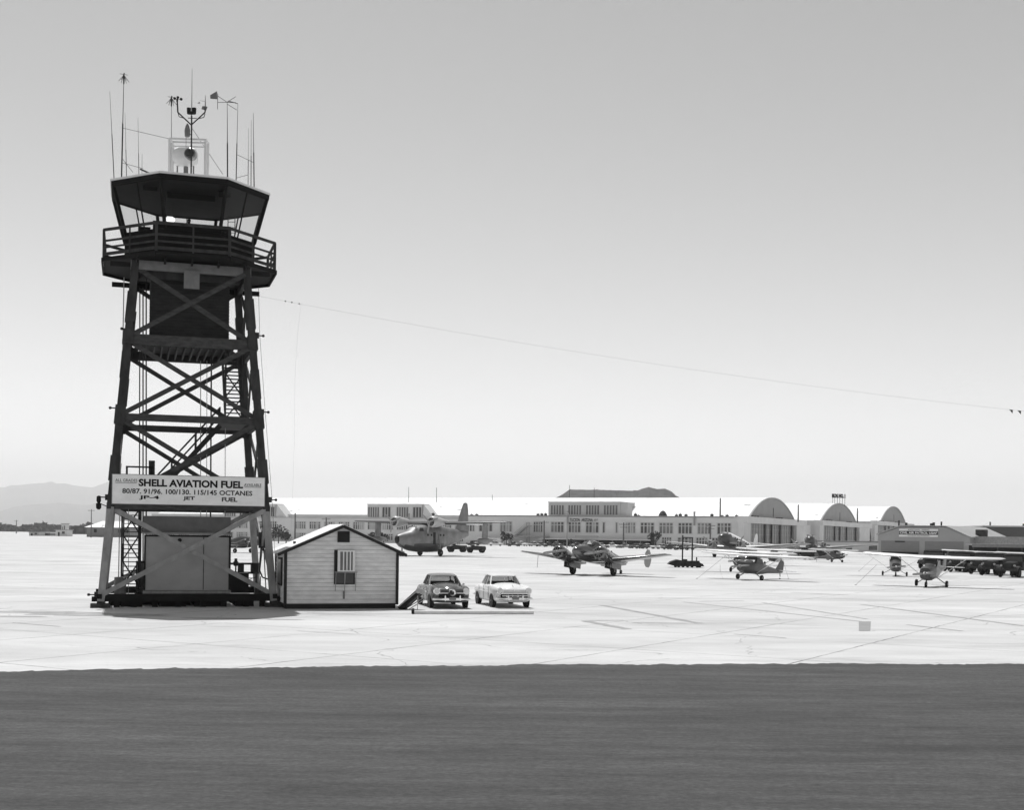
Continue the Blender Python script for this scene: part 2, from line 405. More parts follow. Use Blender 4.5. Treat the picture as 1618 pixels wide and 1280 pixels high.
# ------------------------------------------------------------------ control tower
TC = Vector((-17.12, 65.8, 0)); TR = R(17)
def tl(p):                                # world -> tower local
    d = Vector(p)-TC; return Vector((d.x*math.cos(TR)+d.y*math.sin(TR), -d.x*math.sin(TR)+d.y*math.cos(TR), d.z))
T = thing('control_tower', 'tall dark trestle control tower with octagonal glazed cab, pale lower legs, left of the shed', 'control tower', TC, TR)
bracem = mat('brace_timber', .062, .8, var=.45, scale=2.5, stretch=(1, 1, 3))
def Wd(z): return (8.3-.168*z)/2
LV = [.55, 4.95, 9.35, 13.25, 17.0]
corners = [(-1,-1), (1,-1), (1,1), (-1,1)]
for sx, sy in corners:
    m = MB()
    seg = [(-.0, .3, 1), (.3, 4.9, 0), (4.9, 17.1, 1)]
    for a, b, mi in seg:
        m.use(mi).beam((sx*Wd(a), sy*Wd(a), a), (sx*Wd(b), sy*Wd(b), b), .36 if mi else .34, up=(0, 1, 0))
    m.use(1)
    for a, b, g in ((6.2, 7.4, .48), (9.0, 9.9, .5), (11.3, 12.6, .42), (13.0, 13.7, .5), (14.1, 15.6, .46)):
        if sy*sx < 0 and g < .45: a -= .8; b -= .6
        m.beam((sx*Wd(a), sy*Wd(a), a), (sx*Wd(b), sy*Wd(b), b), g, up=(0, 1, 0))
    m.box(sx*4.15-.45, sx*4.15+.45, sy*4.15-.45, sy*4.15+.45, -.02, .2)
    m.build('leg', [pale, dark], T)
def face(k, t, z, off=0):                 # point on face k at lateral t (-1..1), height z
    w = Wd(z); return [(t*w, -w-off, z), (w+off, t*w, z), (-t*w, w+off, z), (-w-off, -t*w, z)][k]
for k in range(4):
    for i, z in enumerate(LV):
        hh = (.24, .30, .34, .5, .45)[i]; e = 1.05 if i < 4 else 1.08
        m = MB().beam(face(k, -e, z, .06+.015*(k % 2)), face(k, e, z, .06+.015*(k % 2)), .2, hh-.01*(k % 2))
        m.build('cross_beam', [darker, bracem, bracem, bracem, midg][i] if k == 0 else dark if i else darker, T)
    for i in range(4):
        a, b = LV[i], LV[i+1]; mm = pale if i == 0 else bracem
        for s in (-1, 1):
            o1 = .14 if s > 0 else .02
            MB().beam(face(k, -s*.99, a+.1, o1), face(k, s*.97, b-.12, o1), .10, .23).build('cross_brace', mm, T)
# shaft box between the two upper floors
m = MB(); n = 22
for i in range(n):
    z0 = 13.45+i*(3.5/n); z1 = z0+3.5/n
    for (xa, xb, ya, yb) in ((-1.93, 1.93, -1.75, 1.75),):
        m.add([(xa-.035,ya-.035,z0),(xb+.035,ya-.035,z0),(xb+.035,yb+.035,z0),(xa-.035,yb+.035,z0),(xa,ya,z1),(xb,ya,z1),(xb,yb,z1),(xa,yb,z1)],
              [(0,1,5,4),(1,2,6,5),(2,3,7,6),(3,0,4,7),(0,3,2,1),(4,5,6,7)])
m.build('equipment_room', mat('dark_siding', .04, .7, var=.3, scale=2, stretch=(1, 1, 3)), T)
m = MB().box(-2.3, 2.3, -2.4, 2.6, 13.32, 13.42)
for i in range(12): m.box(-2.15+i*.38, -2.08+i*.38, -2.5, 2.5, 13.02, 13.32)
m.box(-2.2, 2.2, 2.5, 2.65, 12.95, 13.4)
m.build('floor_deck', [dark], T)
MB().box(-.38, .38, -3.02, -2.92, 15.95, 16.85).build('junction_box', midg, T)
MB().box(-2.45, 2.45, -2.35, -2.2, 16.45, 16.95).build('cross_beam', dark, T)
# gallery
def octa(a, rot=0):
    r = a/math.cos(math.pi/8); return [(r*math.cos(math.pi/8+k*math.pi/4), r*math.sin(math.pi/8+k*math.pi/4)) for k in range(8)]
MB().prism(octa(4.27), 17.36, 17.46).build('gallery_floor', darker, T)
m = MB(); og = octa(4.32)
for k in range(8):
    a, b = og[k], og[(k+1) % 8]
    if k not in (5,): m.beam((a[0], a[1], 17.33), (b[0], b[1], 17.33), .08, .2)
for x in (-2.6, -1.3, 0, 1.3, 2.6): m.box(x-.05, x+.05, -3.9, 3.9, 17.1, 17.3)
for y in (-2.75, 2.75): m.box(-3.9, 3.9, y-.07, y+.07, 16.85, 17.1)
m.build('gallery_joists', darker, T)
m = MB(); og = octa(4.24)
for k in range(8):
    a, b = Vector((*og[k], 0)), Vector((*og[(k+1) % 8], 0))
    for z, w, h in ((18.84, .10, .13), (18.28, .05, .10), (17.95, .05, .09), (17.62, .04, .16)):
        m.beam(a+Vector((0, 0, z)), b+Vector((0, 0, z)), w, h)
    for t in (0, .5):
        c = a.lerp(b, t); s = .13 if t == 0 else .08
        m.box(c.x-s/2, c.x+s/2, c.y-s/2, c.y+s/2, 17.46, 18.84)
    if k in (3, 7): m.beam(a+Vector((0, 0, 17.95)), a.lerp(b, .5)+Vector((0, 0, 18.3)), .04, .09)
m.build('railing', dark, T)
# cab
lo, hi, SILL, TOP = octa(3.22), octa(3.82), 18.82, 21.15
m = MB(); n = 9
def ringz(a, z): return [(x, y, z) for x, y in octa(a)]
rg = []
for i in range(n):
    z0 = 17.46+i*(SILL-17.46)/n; z1 = 17.46+(i+1)*(SILL-17.46)/n
    rg += [ringz(3.25, z0), ringz(3.22, z1-.004)]
m.loft(rg, cap=False); m.loft([ringz(3.16, 17.46), ringz(3.16, SILL)], cap=False)
m.prism(octa(3.15), 18.38, 18.48)
for k in range(8):
    a, b = Vector((*octa(3.2)[k], SILL)), Vector((*octa(3.2)[(k+1) % 8], SILL)); m.beam(a, b, .16, .07)
m.build('cab_wall', darker, T)
for k in range(8):
    a, b = Vector((*lo[k], SILL)), Vector((*lo[(k+1) % 8], SILL)); c, d = Vector((*hi[(k+1) % 8], TOP)), Vector((*hi[k], TOP))
    f = MB().beam(a, d, .15, .13, up=(-a.y, a.x, 0)).beam(d, c, .1, .12)
    if k not in (5,): f.beam(a.lerp(b, .5), d.lerp(c, .5), .05, .06)
    w = f.build('window_frame', darker, T)
    MB().add([a.lerp(b, .02), b.lerp(a, .02), c.lerp(d, .02), d.lerp(c, .02)], [(0,1,2,3)]).build('pane', gl, w)
m = MB().use(0).prism(octa(3.98), 21.36, 21.46); m.use(1).prism(octa(3.93), 21.15, 21.36)
m.build('cab_roof', [whitep, darker], T)
# shades hanging in the front windows (upper part dark)
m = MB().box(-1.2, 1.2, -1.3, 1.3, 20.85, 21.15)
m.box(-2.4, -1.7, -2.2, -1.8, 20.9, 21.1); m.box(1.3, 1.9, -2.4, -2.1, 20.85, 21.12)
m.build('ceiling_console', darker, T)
m = MB().box(-1.9, 1.9, -2.9, -2.4, 18.48, 19.25).box(-2.6, -2.0, -1.6, 1.2, 18.48, 19.2)
m.build('control_desk', darker, T)
# conduits
for (pa, ya, pb, yb, D, r) in ((196, 438, 187, 930, 64, .03), (221, 455, 220, 940, 65.5, .035), (226, 455, 226, 940, 65.2, .04), (231, 440, 231, 940, 65, .04),
                           (317, 570, 317, 940, 67, .025), (327, 570, 326, 940, 68, .02), (334, 565, 332, 940, 67.3, .045), (356, 660, 355, 940, 67, .02), (203, 760, 203, 940, 66, .02)):
    MB().tube(tl(P(pa, ya, D)), tl(P(pb, yb, D)), r, n=6).build('conduit', dark if r > .03 else steel, T)
# stairs
def stair(a, b, wv, n, mt, rails=True, name='staircase'):
    a, b, wv = Vector(a), Vector(b), Vector(wv); m = MB()
    for s in (-.5, .5): m.beam(a+wv*s, b+wv*s, .06, .26)
    for i in range(1, n):
        c = a.lerp(b, i/n); m.beam(c-wv*.48, c+wv*.48, .24, .045)
    if rails:
        up = Vector((0, 0, 1))
        for s in (-.5, .5):
            for hh in (.95, .5): m.beam(a+wv*s+up*hh, b+wv*s+up*hh, .05, .08)
            for t in (0, .33, .66, 1): c = a.lerp(b, t)+wv*s; m.beam(c, c+up*.98, .07, .07)
    return m.build(name, mt, T)
stair((2.25, -1.6, 9.5), (2.25, 1.4, 13.2), (.85, 0, 0), 17, dark)
stair((1.65, .2, 9.35), (-2.0, .2, 5.1), (0, .9, 0), 18, dark)
stair((-2.75, 1.6, 5.0), (-2.75, -1.9, .6), (.75, 0, 0), 20, dark)
for (x, z0, z1) in ((2.25, 9.6, 13.0), (-2.75, .9, 4.9)):      # lattice beside the end-on flights
    m = MB()
    for i in range(3):
        za = z0+(z1-z0)*i/3; zb = z0+(z1-z0)*(i+1)/3
        m.beam((x-.42, -1.9, za), (x+.42, -1.9, zb), .04, .07); m.beam((x+.42, -1.86, za), (x-.42, -1.86, zb), .04, .07)
    for s in (-.45, .45): m.beam((x+s, -1.9, z0), (x+s, -1.9, z1), .09, .09)
    m.build('stair_lattice', dark, T)
MB().box(1.6, 2.9, -2.0, 2.2, 9.3, 9.42).build('landing', dark, T); MB().box(-3.1, -1.7, -1.0, 2.2, 4.98, 5.1).build('landing', dark, T)
m = MB()
for x in (-3.0, -1.8): m.box(x-.05, x+.05, -2.2, -2.1, 5.0, 7.0)
m.box(-3.0, -1.8, -2.2, -2.1, 6.92, 7.0); m.box(-1.95, -1.65, -2.2, -2.0, 5, 7.3)
m.build('landing_rail', dark, T)
# base frame
m = MB()
for s in (-1, 1):
    m.box(-4.55, 4.55, s*4.1-.14, s*4.1+.14, .30, .54)
    m.box(s*4.12-.13, s*4.12+.13, -3.96, 3.96, .302, .538)
for x in (-3.4, -2.6, -1.6, -.5, .7, 1.7, 2.8, 3.6): m.box(x-.14, x+.14, -4.05, -3.8, -.02, .30)
m.build('base_frame', darker, T)
for xa, xb in ((-3.2, -2.2), (-1.4, -.1), (.3, 1.6), (2.3, 3.2)): MB().box(xa, xb, -3.7, 3.2, 0, .32).build('footing_or_shade_block', darker, T)  # dark blocks added to stand for the shade under the base frame
# obstruction lamps at the ends of arms on the outer legs
for (px, py, D, s) in ((404, 530, 64, 1), (412, 651, 63.6, 1), (424, 790, 63.2, 1), (205, 520, 62, -1), (187, 645, 61.6, -1), (170, 786, 61.3, -1), (153, 940, 61.2, -1)):
    p = tl(P(px, py, D)); f = MB().box(p.x-.12, p.x+.16, p.y-.12, p.y+.12, p.z-.14, p.z+.14)
    f.tube(p, p+Vector((s*.32, 0, 0)), .03); f.ball(p+Vector((s*.38, 0, 0)), .075)
    f.build('lamp_bracket', dark, T)
p = tl(P(156, 795, 61)); MB().lathe([(-.32, .05), (-.25, .12), (-.02, .13), (.0, .06), (.1, .11), (.32, .1), (.36, .03)], p, 'z', 10).tube(p, p+Vector((.6, 0, -.25)), .02).build('hanging_lamp', [darker], T)

# fuel sign
sc = Vector((0, -3.98, 0))
SG = thing('fuel_sign', 'long pale board with painted aviation fuel lettering fixed across the front of the tower', 'sign', TC+Matrix.Rotation(TR, 4, 'Z') @ Vector((0, -4.12, 5.06)), TR)
MB().box(-3.66, 3.62, -.03, .03, 0, 1.42).build('board', signw, SG)
MB().box(-3.7, 3.66, .032, .08, -.03, 1.45).build('backing_frame', midg, SG)
def sx_(z): return (z-788)/1347*7.28-.02
def line(s, a, b, z, h, bold=.02): text(s, sx_(a), sx_(b), z, h, black, SG, -.036, bold)
line('SHELL AVIATION FUEL', 340, 1265, .86, .37, .042)
line('80/87. 91/96. 100/130. 115/145 OCTANES', 200, 1350, .50, .25, .024)
line('JP-4', 345, 520, .20, .22, .034); line('JET', 730, 835, .195, .22, .034); line('FUEL', 1075, 1215, .185, .22, .034)
line('ALL GRADES', 140, 328, 1.07, .14, .006); line('AVAILABLE', 1275, 1432, .98, .14, .006)
m = MB().box(sx_(140), sx_(325), -.04, -.036, 1.01, 1.03).box(sx_(1280), sx_(1430), -.04, -.036, .93, .95)
m.build('underline', black, SG)

# equipment shelter inside the base
E = thing('equipment_shelter', 'grey windowless box cabin standing between the pale legs under the tower', 'shelter', TC+Matrix.Rotation(TR, 4, 'Z') @ Vector((0, 0, 0)), TR)
shel = mat('shelter_grey_panel', .36, .6, var=.14, scale=1.1, stretch=(1, 1, 1.6))
m = MB().box(-2.1, 2.05, -2.85, .6, .78, 3.55); m.build('cabin_wall', shel, E)
MB().box(.74, .77, -2.87, -2.853, .8, 3.52).box(-2.13, -2.05, -2.9, -2.853, .8, 3.55).box(2.0, 2.1, -2.9, -2.853, .8, 3.55).box(-2.13, 2.1, -2.9, -2.853, 3.47, 3.55).build('trim', black, E)
MB().box(-2.2, 2.15, -3.0, .8, 3.58, 3.68).build('eave_board', pale, E)
MB().box(-2.15, 2.1, -2.6, .6, 3.68, 4.5).build('upper_panel', mat('shelter_dark_panel', .15, .7, var=.25, scale=1.5), E)
MB().lathe([(0, .09), (-.05, .1), (-.06, .03)], (-.42, -2.85, 3.3), 'y', 14).build('port', black, E)
MB().box(-2.17, 2.12, -2.98, .7, .42, .76).build('skid', pale, E)
for x in (-1.6, 0, 1.6): MB().box(x-.15, x+.15, -2.6, .4, -.01, .42).build('footing_or_shade_block', darker, E)

def tw(x, y, z=0): return TC+Matrix.Rotation(TR, 4, 'Z') @ Vector((x, y, z))
# drum, pump set, cabinet under the tower
D1 = thing('steel_drum', 'upright grey steel drum on the tower base beside the front left leg', 'drum', tw(-3.25, -2.3, .54))
prof = [(0, .27), (.02, .29), (.28, .29), (.30, .305), (.32, .29), (.58, .29), (.6, .305), (.62, .29), (.86, .29), (.88, .27)]
MB().lathe(prof, (0, 0, 0), 'z', 18).build('barrel', midg, D1, smooth=30)
MB().lathe([(.865, .05), (.9, .05)], (.1, 0, 0), 'z', 8).build('bung', steel, D1)
MB().box(-.45, .45, -.4, .4, -.54, -.005).build('plinth', darker, D1)
D2 = thing('generator', 'black boxy generator set on a frame right of the grey shelter under the tower', 'generator', tw(2.75, .8, 0), TR)
MB().box(-.55, .55, -.5, .5, .5, 1.55).build('housing', black, D2, smooth=30)
MB().tube((-.1, 0, 1.55), (-.1, 0, 2.0), .04).ball((-.1, 0, 2.05), .16).tube((-.1, 0, 2.15), (-.1, 0, 2.32), .08).build('filter_head', dark, D2)
MB().box(-.7, .7, -.55, .55, .3, .42).beam((-.7, -.5, 0), (-.7, -.5, .3), .08).beam((.7, -.5, 0), (.7, -.5, .3), .08).beam((-.7, .5, 0), (-.7, .5, .3), .08).beam((.7, .5, 0), (.7, .5, .3), .08).build('frame', dark, D2)
D3 = thing('work_bench', 'dark slatted bench with open shelf behind the generator under the tower', 'bench', tw(3.1, 2.4, 0), TR)
m = MB().box(-1.3, .9, -.3, .3, 1.95, 2.05).box(-1.3, .9, -.3, .3, 1.45, 1.55)
m.box(-.2, .1, -.28, .28, 1.55, 1.95).box(.5, .88, -.28, .28, 1.55, 1.95)
m.build('bench_top', dark, D3)
for x in (-1.2, .8):
    for y in (-.25, .25): MB().beam((x, y, -.0), (x, y, 1.45), .07).build('leg', dark, D3)
MB().beam((-1.2, -.25, .5), (.8, -.25, 1.3), .03).beam((-1.2, .25, 1.2), (.8, .25, 1.2), .03).build('brace', dark, D3)
D4 = thing('cable_cabinet', 'dark metal cabinet at the foot of the end-on stairs under the tower', 'cabinet', tw(-2.2, -1.1, 0), TR)
MB().box(-.3, .4, -.3, .3, .54, 2.2).build('housing', dark, D4)
MB().box(-.26, .36, -.32, -.303, .6, 2.1).build('door', midg, D4)
MB().box(-.35, .45, -.35, .35, -.0, .538).build('plinth', darker, D4)
# small switch box hanging between right legs with pipes
D5 = thing('switch_box', 'small dark switch box with curved pipes between the right pair of tower legs', 'switch box', tw(3.95, -.4, 0), TR)
MB().box(-.22, .22, -.15, .15, 2.9, 3.75).build('housing', dark, D5)
MB().path([(-.1, 0, 2.9), (-.15, 0, 1.7), (0, 0, 1.35), (.3, 0, 1.25), (1.6, -.2, 2.6)], .045).build('pipe', dark, D5, smooth=40)
MB().path([(0, 0, 3.75), (-.1, 0, 4.9)], .03).path([(.1, 0, 3.75), (.12, 0, 4.9)], .03).path([(.05, 0, 2.9), (.2, 0, .5)], .03).path([(-.1, .1, 1.4), (-.1, .1, 0)], .03).build('pipe', dark, D5)

# ---- roof gear
ZR = 21.46
def rb(px, D): q = P(px, 276, D); return Vector((q.x, D, ZR))
def pole_obj(name, label, cat, pxt, yt, pxb, D, r, extra=None, group=None, mt=None):
    b = rb(pxb, D); t = P(pxt, yt, D)-b
    o = thing(name, label, cat, b, 0, group)
    m = MB().tube((0, 0, 0), t*.55, r, n=6).tube(t*.55, t, r*.6, r*.35, n=6)
    m.build('mast', mt or dark, o); MB().lathe([(0, .09), (.12, .07), (.14, .02)], (0, 0, 0), 'z', 8).build('base', dark, o)
    if extra: extra(o, t)
    return o
def gp(o, t):
    m = MB()
    for k in range(6):
        a = k*math.pi/3+.3; m.tube(t, t+Vector((.26*math.cos(a), .26*math.sin(a), -.34)), .012, n=5)
    for k in range(4):
        a = k*math.pi/2+.5; m.tube(t+Vector((0, 0, .03)), t+Vector((.2*math.cos(a), .2*math.sin(a), .03)), .012, n=5)
    m.lathe([(-.45, .035), (-.1, .045), (.1, .02)], t, 'z', 6); m.build('radial_cluster', dark, o)
ga = 'antennas on the tower roof'
pole_obj('whip_antenna', 'long thin whip antenna at the far left edge of the cab roof', 'antenna', 173.5, 144, 181, 64.4, .022, group=ga)
pole_obj('ground_plane_antenna', 'tall mast antenna with drooping spokes near the left edge of the cab roof', 'antenna', 195.8, 118, 192, 63.8, .035, gp, ga)
pole_obj('whip_antenna', 'thin whip antenna just right of the tall spoked mast on the roof', 'antenna', 197.5, 178, 201, 66.0, .018, group=ga)
pole_obj('whip_antenna', 'thin short whip antenna between the spoked mast and the beacon frame', 'antenna', 218, 185, 220.5, 66.5, .018, group=ga)
pole_obj('whip_antenna', 'shortest whip antenna, a stub low on the left of the roof', 'antenna', 224.5, 243, 224.5, 66.5, .018, group=ga)
pole_obj('ground_plane_antenna', 'spoked antenna mast rising beside the left post of the beacon frame', 'antenna', 271, 154, 271, 66.5, .028, gp, ga)
def yagi(o, t):
    m = MB(); a = t+Vector((-.45, 0, .08)); 
    m.tube(t, t+Vector((-.5, 0, .32)), .015, n=5).tube(t, t+Vector((-.5, 0, -.02)), .015, n=5).tube(t+Vector((-.5, 0, .45)), t+Vector((-.5, 0, -.38)), .015, n=5)
    m.tube(t, t+Vector((.45, 0, -.02)), .02, n=5).tube(t, t+Vector((.45, 0, .3)), .014, n=5).tube(t+Vector((0, 0, -.1)), t+Vector((.5, 0, -.4)), .014, n=5).tube(t+Vector((.1, -.2, 0)), t+Vector((.5, .2, .0)), .02, n=5)
    m.build('boom', dark, o)
    q = t+Vector((-.52, 0, .15))
    MB().prismy([(q.x, q.z), (q.x-.02, q.z+.42), (q.x-.38, q.z+.2), (q.x-.36, q.z+.02)], q.y-.01, q.y+.01).build('vane', midg, o)
pole_obj('wind_vane', 'mast with a broad wedge wind vane right of the beacon', 'wind vane', 359, 161, 360, 65.5, .035, yagi)
pole_obj('whip_antenna', 'whip antenna immediately right of the wind vane mast', 'antenna', 375.8, 163, 373, 65.2, .026, group=ga)
pole_obj('whip_antenna', 'shortest of the cluster of thin whips at the right edge of the roof', 'antenna', 392.6, 202, 392.3, 66.5, .018, group=ga)
pole_obj('whip_antenna', 'middle one of the three close whips at the right edge of the roof', 'antenna', 397, 189, 397, 66.8, .022, group=ga)
pole_obj('whip_antenna', 'rightmost and thickest whip antenna of the cab roof', 'antenna', 400.2, 178, 402.3, 67, .030, group=ga)
# brace wires between masts
wi = MB()
for a, b, D in (((194.5, 202), (268, 219), 65), ((193, 257), (226, 266), 64.5), ((374.5, 244), (400, 256), 66), ((373, 281), (392, 276), 66), ((302, 200), (352, 275), 65.6), ((193, 250), (210, 272), 65)):
    wi.tube(P(*a, D), P(*b, D), .012, n=5)
tag(wi.build('stay_wire', dark), 'thin stay wires strung between the masts on the cab roof', 'wires')
bx = MB(); q1 = P(222, 267, 64.8); q2 = P(240, 272, 64.2)
tag(MB().tube(q1, q2+Vector((0, 0, -.1)), .045).tube(q2+Vector((0, 0, -.1)), (q2.x+.1, q2.y, ZR), .03).build('antenna_spar', dark), 'short dark slanting spar at the left of the cab roof', 'spar')
RB = thing('roof_hatch', 'low pale hatch box on the cab roof left of the beacon frame', 'hatch', rb(252, 64.2), TR)
MB().box(-.42, .42, -.3, .3, 0, .28).build('box', pale, RB); MB().box(-.45, .45, -.33, .33, .28, .32).build('lid', whitep, RB)
# beacon frame
a, b = rb(267.5, 64.6), rb(324, 64.6); tp = P(296, 219, 64.6).z
BF = thing('beacon_frame', 'white pipe frame standing over the rotating beacon on the cab roof', 'frame', (0, 0, 0))
m = MB()
for d in (0, .55):
    for q in (a, b): m.beam((q.x, q.y+d, ZR), (q.x, q.y+d, tp-.02*d), .11)
    m.beam((a.x, a.y+d, tp), (b.x, b.y+d, tp-.04), .09)
for q in (a, b): m.beam((q.x, q.y, tp-.02), (q.x, q.y+.55, tp-.05), .085)
m.beam((a.x, a.y, tp-.38), (b.x, b.y, tp-.42), .06)
m.build('pipe_frame', mat('frame_white_paint', .75, .5, var=.08), BF)
# beacon
bc = P(294, 248, 65.4)
BC = thing('rotating_beacon', 'big silver drum beacon with dark round lens on the cab roof', 'beacon', (bc.x, bc.y, ZR))
zc = bc.z-ZR
MB().lathe([(-.62, .30), (-.58, .44), (-.3, .52), (.25, .52), (.5, .44), (.56, .3)], (0, 0, zc), 'x', 20).build('drum', mat('beacon_silver_paint', .72, .35, .1, var=.12, scale=2), BC, smooth=35)
MB().lathe([(-.625, .28), (-.69, .2), (-.72, .05)], (0, 0, zc), 'x', 16).build('rear_cap', midg, BC, smooth=35)
m = MB().lathe([(-.72, .25), (-.66, .30), (-.3, .30)], (.36, 0, zc), 'y', 18); m.build('lens_ring', alu, BC, smooth=35)
MB().lathe([(-.76, .05), (-.725, .24), (-.715, .245)], (.36, 0, zc), 'y', 18).build('lens', mat('lens_glass', .03, .08, var=.5, scale=6), BC, smooth=60)
MB().lathe([(0, .38), (.08, .36), (.1, .12), (zc-.5, .12)], (0, 0, 0), 'z', 14).beam((-.45, 0, .1), (-.45, 0, zc), .06).beam((.4, 0, .1), (.4, 0, zc), .06).build('pedestal', midg, BC)
# centre mast with Y arms
cb = rb(302, 64.3); ct = P(303.6, 108, 64.3)-cb
CM = thing('weather_mast', 'tall central mast with forked arms carrying wind instruments above the beacon', 'mast', cb)
MB().tube((0, 0, 0), (ct.x*.6, 0, ct.z*.6), .04).tube((ct.x*.6, 0, ct.z*.6), ct, .022, .008).build('pole', dark, CM)
def lc(px, py): return P(px, py, 64.3)-cb
fk = lc(302.3, 197)
m = MB().tube(fk, lc(281, 177), .035).tube(lc(281, 177), lc(280, 158), .04).path([lc(281, 177), lc(283, 184), lc(290, 186)], .02)
m.tube(fk, lc(324, 177), .035).tube(lc(324, 177), lc(324.3, 170), .035).path([lc(324, 179), (lc(322, 185)), lc(314, 187)], .02).tube(lc(297, 186), lc(311, 186.5), .02)
m.build('forked_arm', dark, CM, smooth=40)
m = MB().tube(lc(280, 160), lc(280, 156), .05)
for px, py in ((276, 155), (286.3, 156.2), (281, 153.5)): m.tube(lc(280.5, 157), lc(px, py), .012).ball(lc(px, py), .075)
m.build('cup_anemometer', black, CM, smooth=60)
m = MB().tube(lc(324.3, 172), lc(324.5, 150), .035, .01).prismy([(lc(320.5, 0).x, lc(0, 168).z), (lc(322, 0).x, lc(0, 163).z), (lc(330, 0).x, lc(0, 164).z), (lc(328, 0).x, lc(0, 170).z)], -.01, .01)
m.prismy([(lc(314, 0).x, lc(0, 159).z), (lc(317, 0).x, lc(0, 156.5).z), (lc(318.5, 0).x, lc(0, 159).z)], -.01, .01).tube(lc(316, 158), lc(324, 160), .008)
m.build('direction_vane', midg, CM)
m = MB()
for s in (-1, 1): m.lathe([(-.2, .05), (-.17, .1), (.12, .11), (.14, .05)], lc(302.7+s*4.2, 174), 'z', 10)
m.tube(lc(298, 178), lc(307.5, 178), .09); m.build('twin_lamp', black, CM, smooth=40)
m = MB().lathe([(-.34, .05), (-.3, .13), (.0, .15), (.22, .1), (.36, .03)], lc(296, 206), 'z', 10).tube(lc(296, 212), lc(302.3, 212), .03).tube(lc(294, 216), lc(294, 232), .012)
m.build('obstruction_light', midg, CM, smooth=40)
# ladder behind cab, at the right
LD = thing('roof_ladder', 'thin steel ladder rising behind the right window of the cab to the roof', 'ladder', (0, 0, 0))
m = MB()
q0, q1 = P(360, 372, 68.9), P(371, 372, 68.9); zt = 21.2
for q in (q0, q1): m.tube((q.x, q.y, 17.46), (q.x, q.y, ZR+.3), .025, n=6)
for i in range(13): m.tube((q0.x, q0.y, 17.8+i*.3), (q1.x, q1.y, 17.8+i*.3), .016, n=6)
m.build('rails_and_rungs', dark, LD)
whitem = bpy.data.materials.new('white_emission'); whitem.use_nodes = True  # white object with its own added emission
whitem.node_tree.nodes['Principled BSDF'].inputs['Emission Color'].default_value = (1, 1, 1, 1); whitem.node_tree.nodes['Principled BSDF'].inputs['Emission Strength'].default_value = 1.3
SL = thing('white_cab_object', 'small bright white object hanging inside the left part of the cab', 'lamp', P(270, 347, 65.2))
MB().lathe([(-.2, .06), (-.18, .17), (.1, .15), (.2, .06)], (0, 0, 0), 'x', 14).build('shade', whitem, SL, smooth=35)
MB().tube((0, 0, .1), (0, 0, 21.1-P(270, 347, 65.2).z), .012, n=5).build('cord', dark, SL)

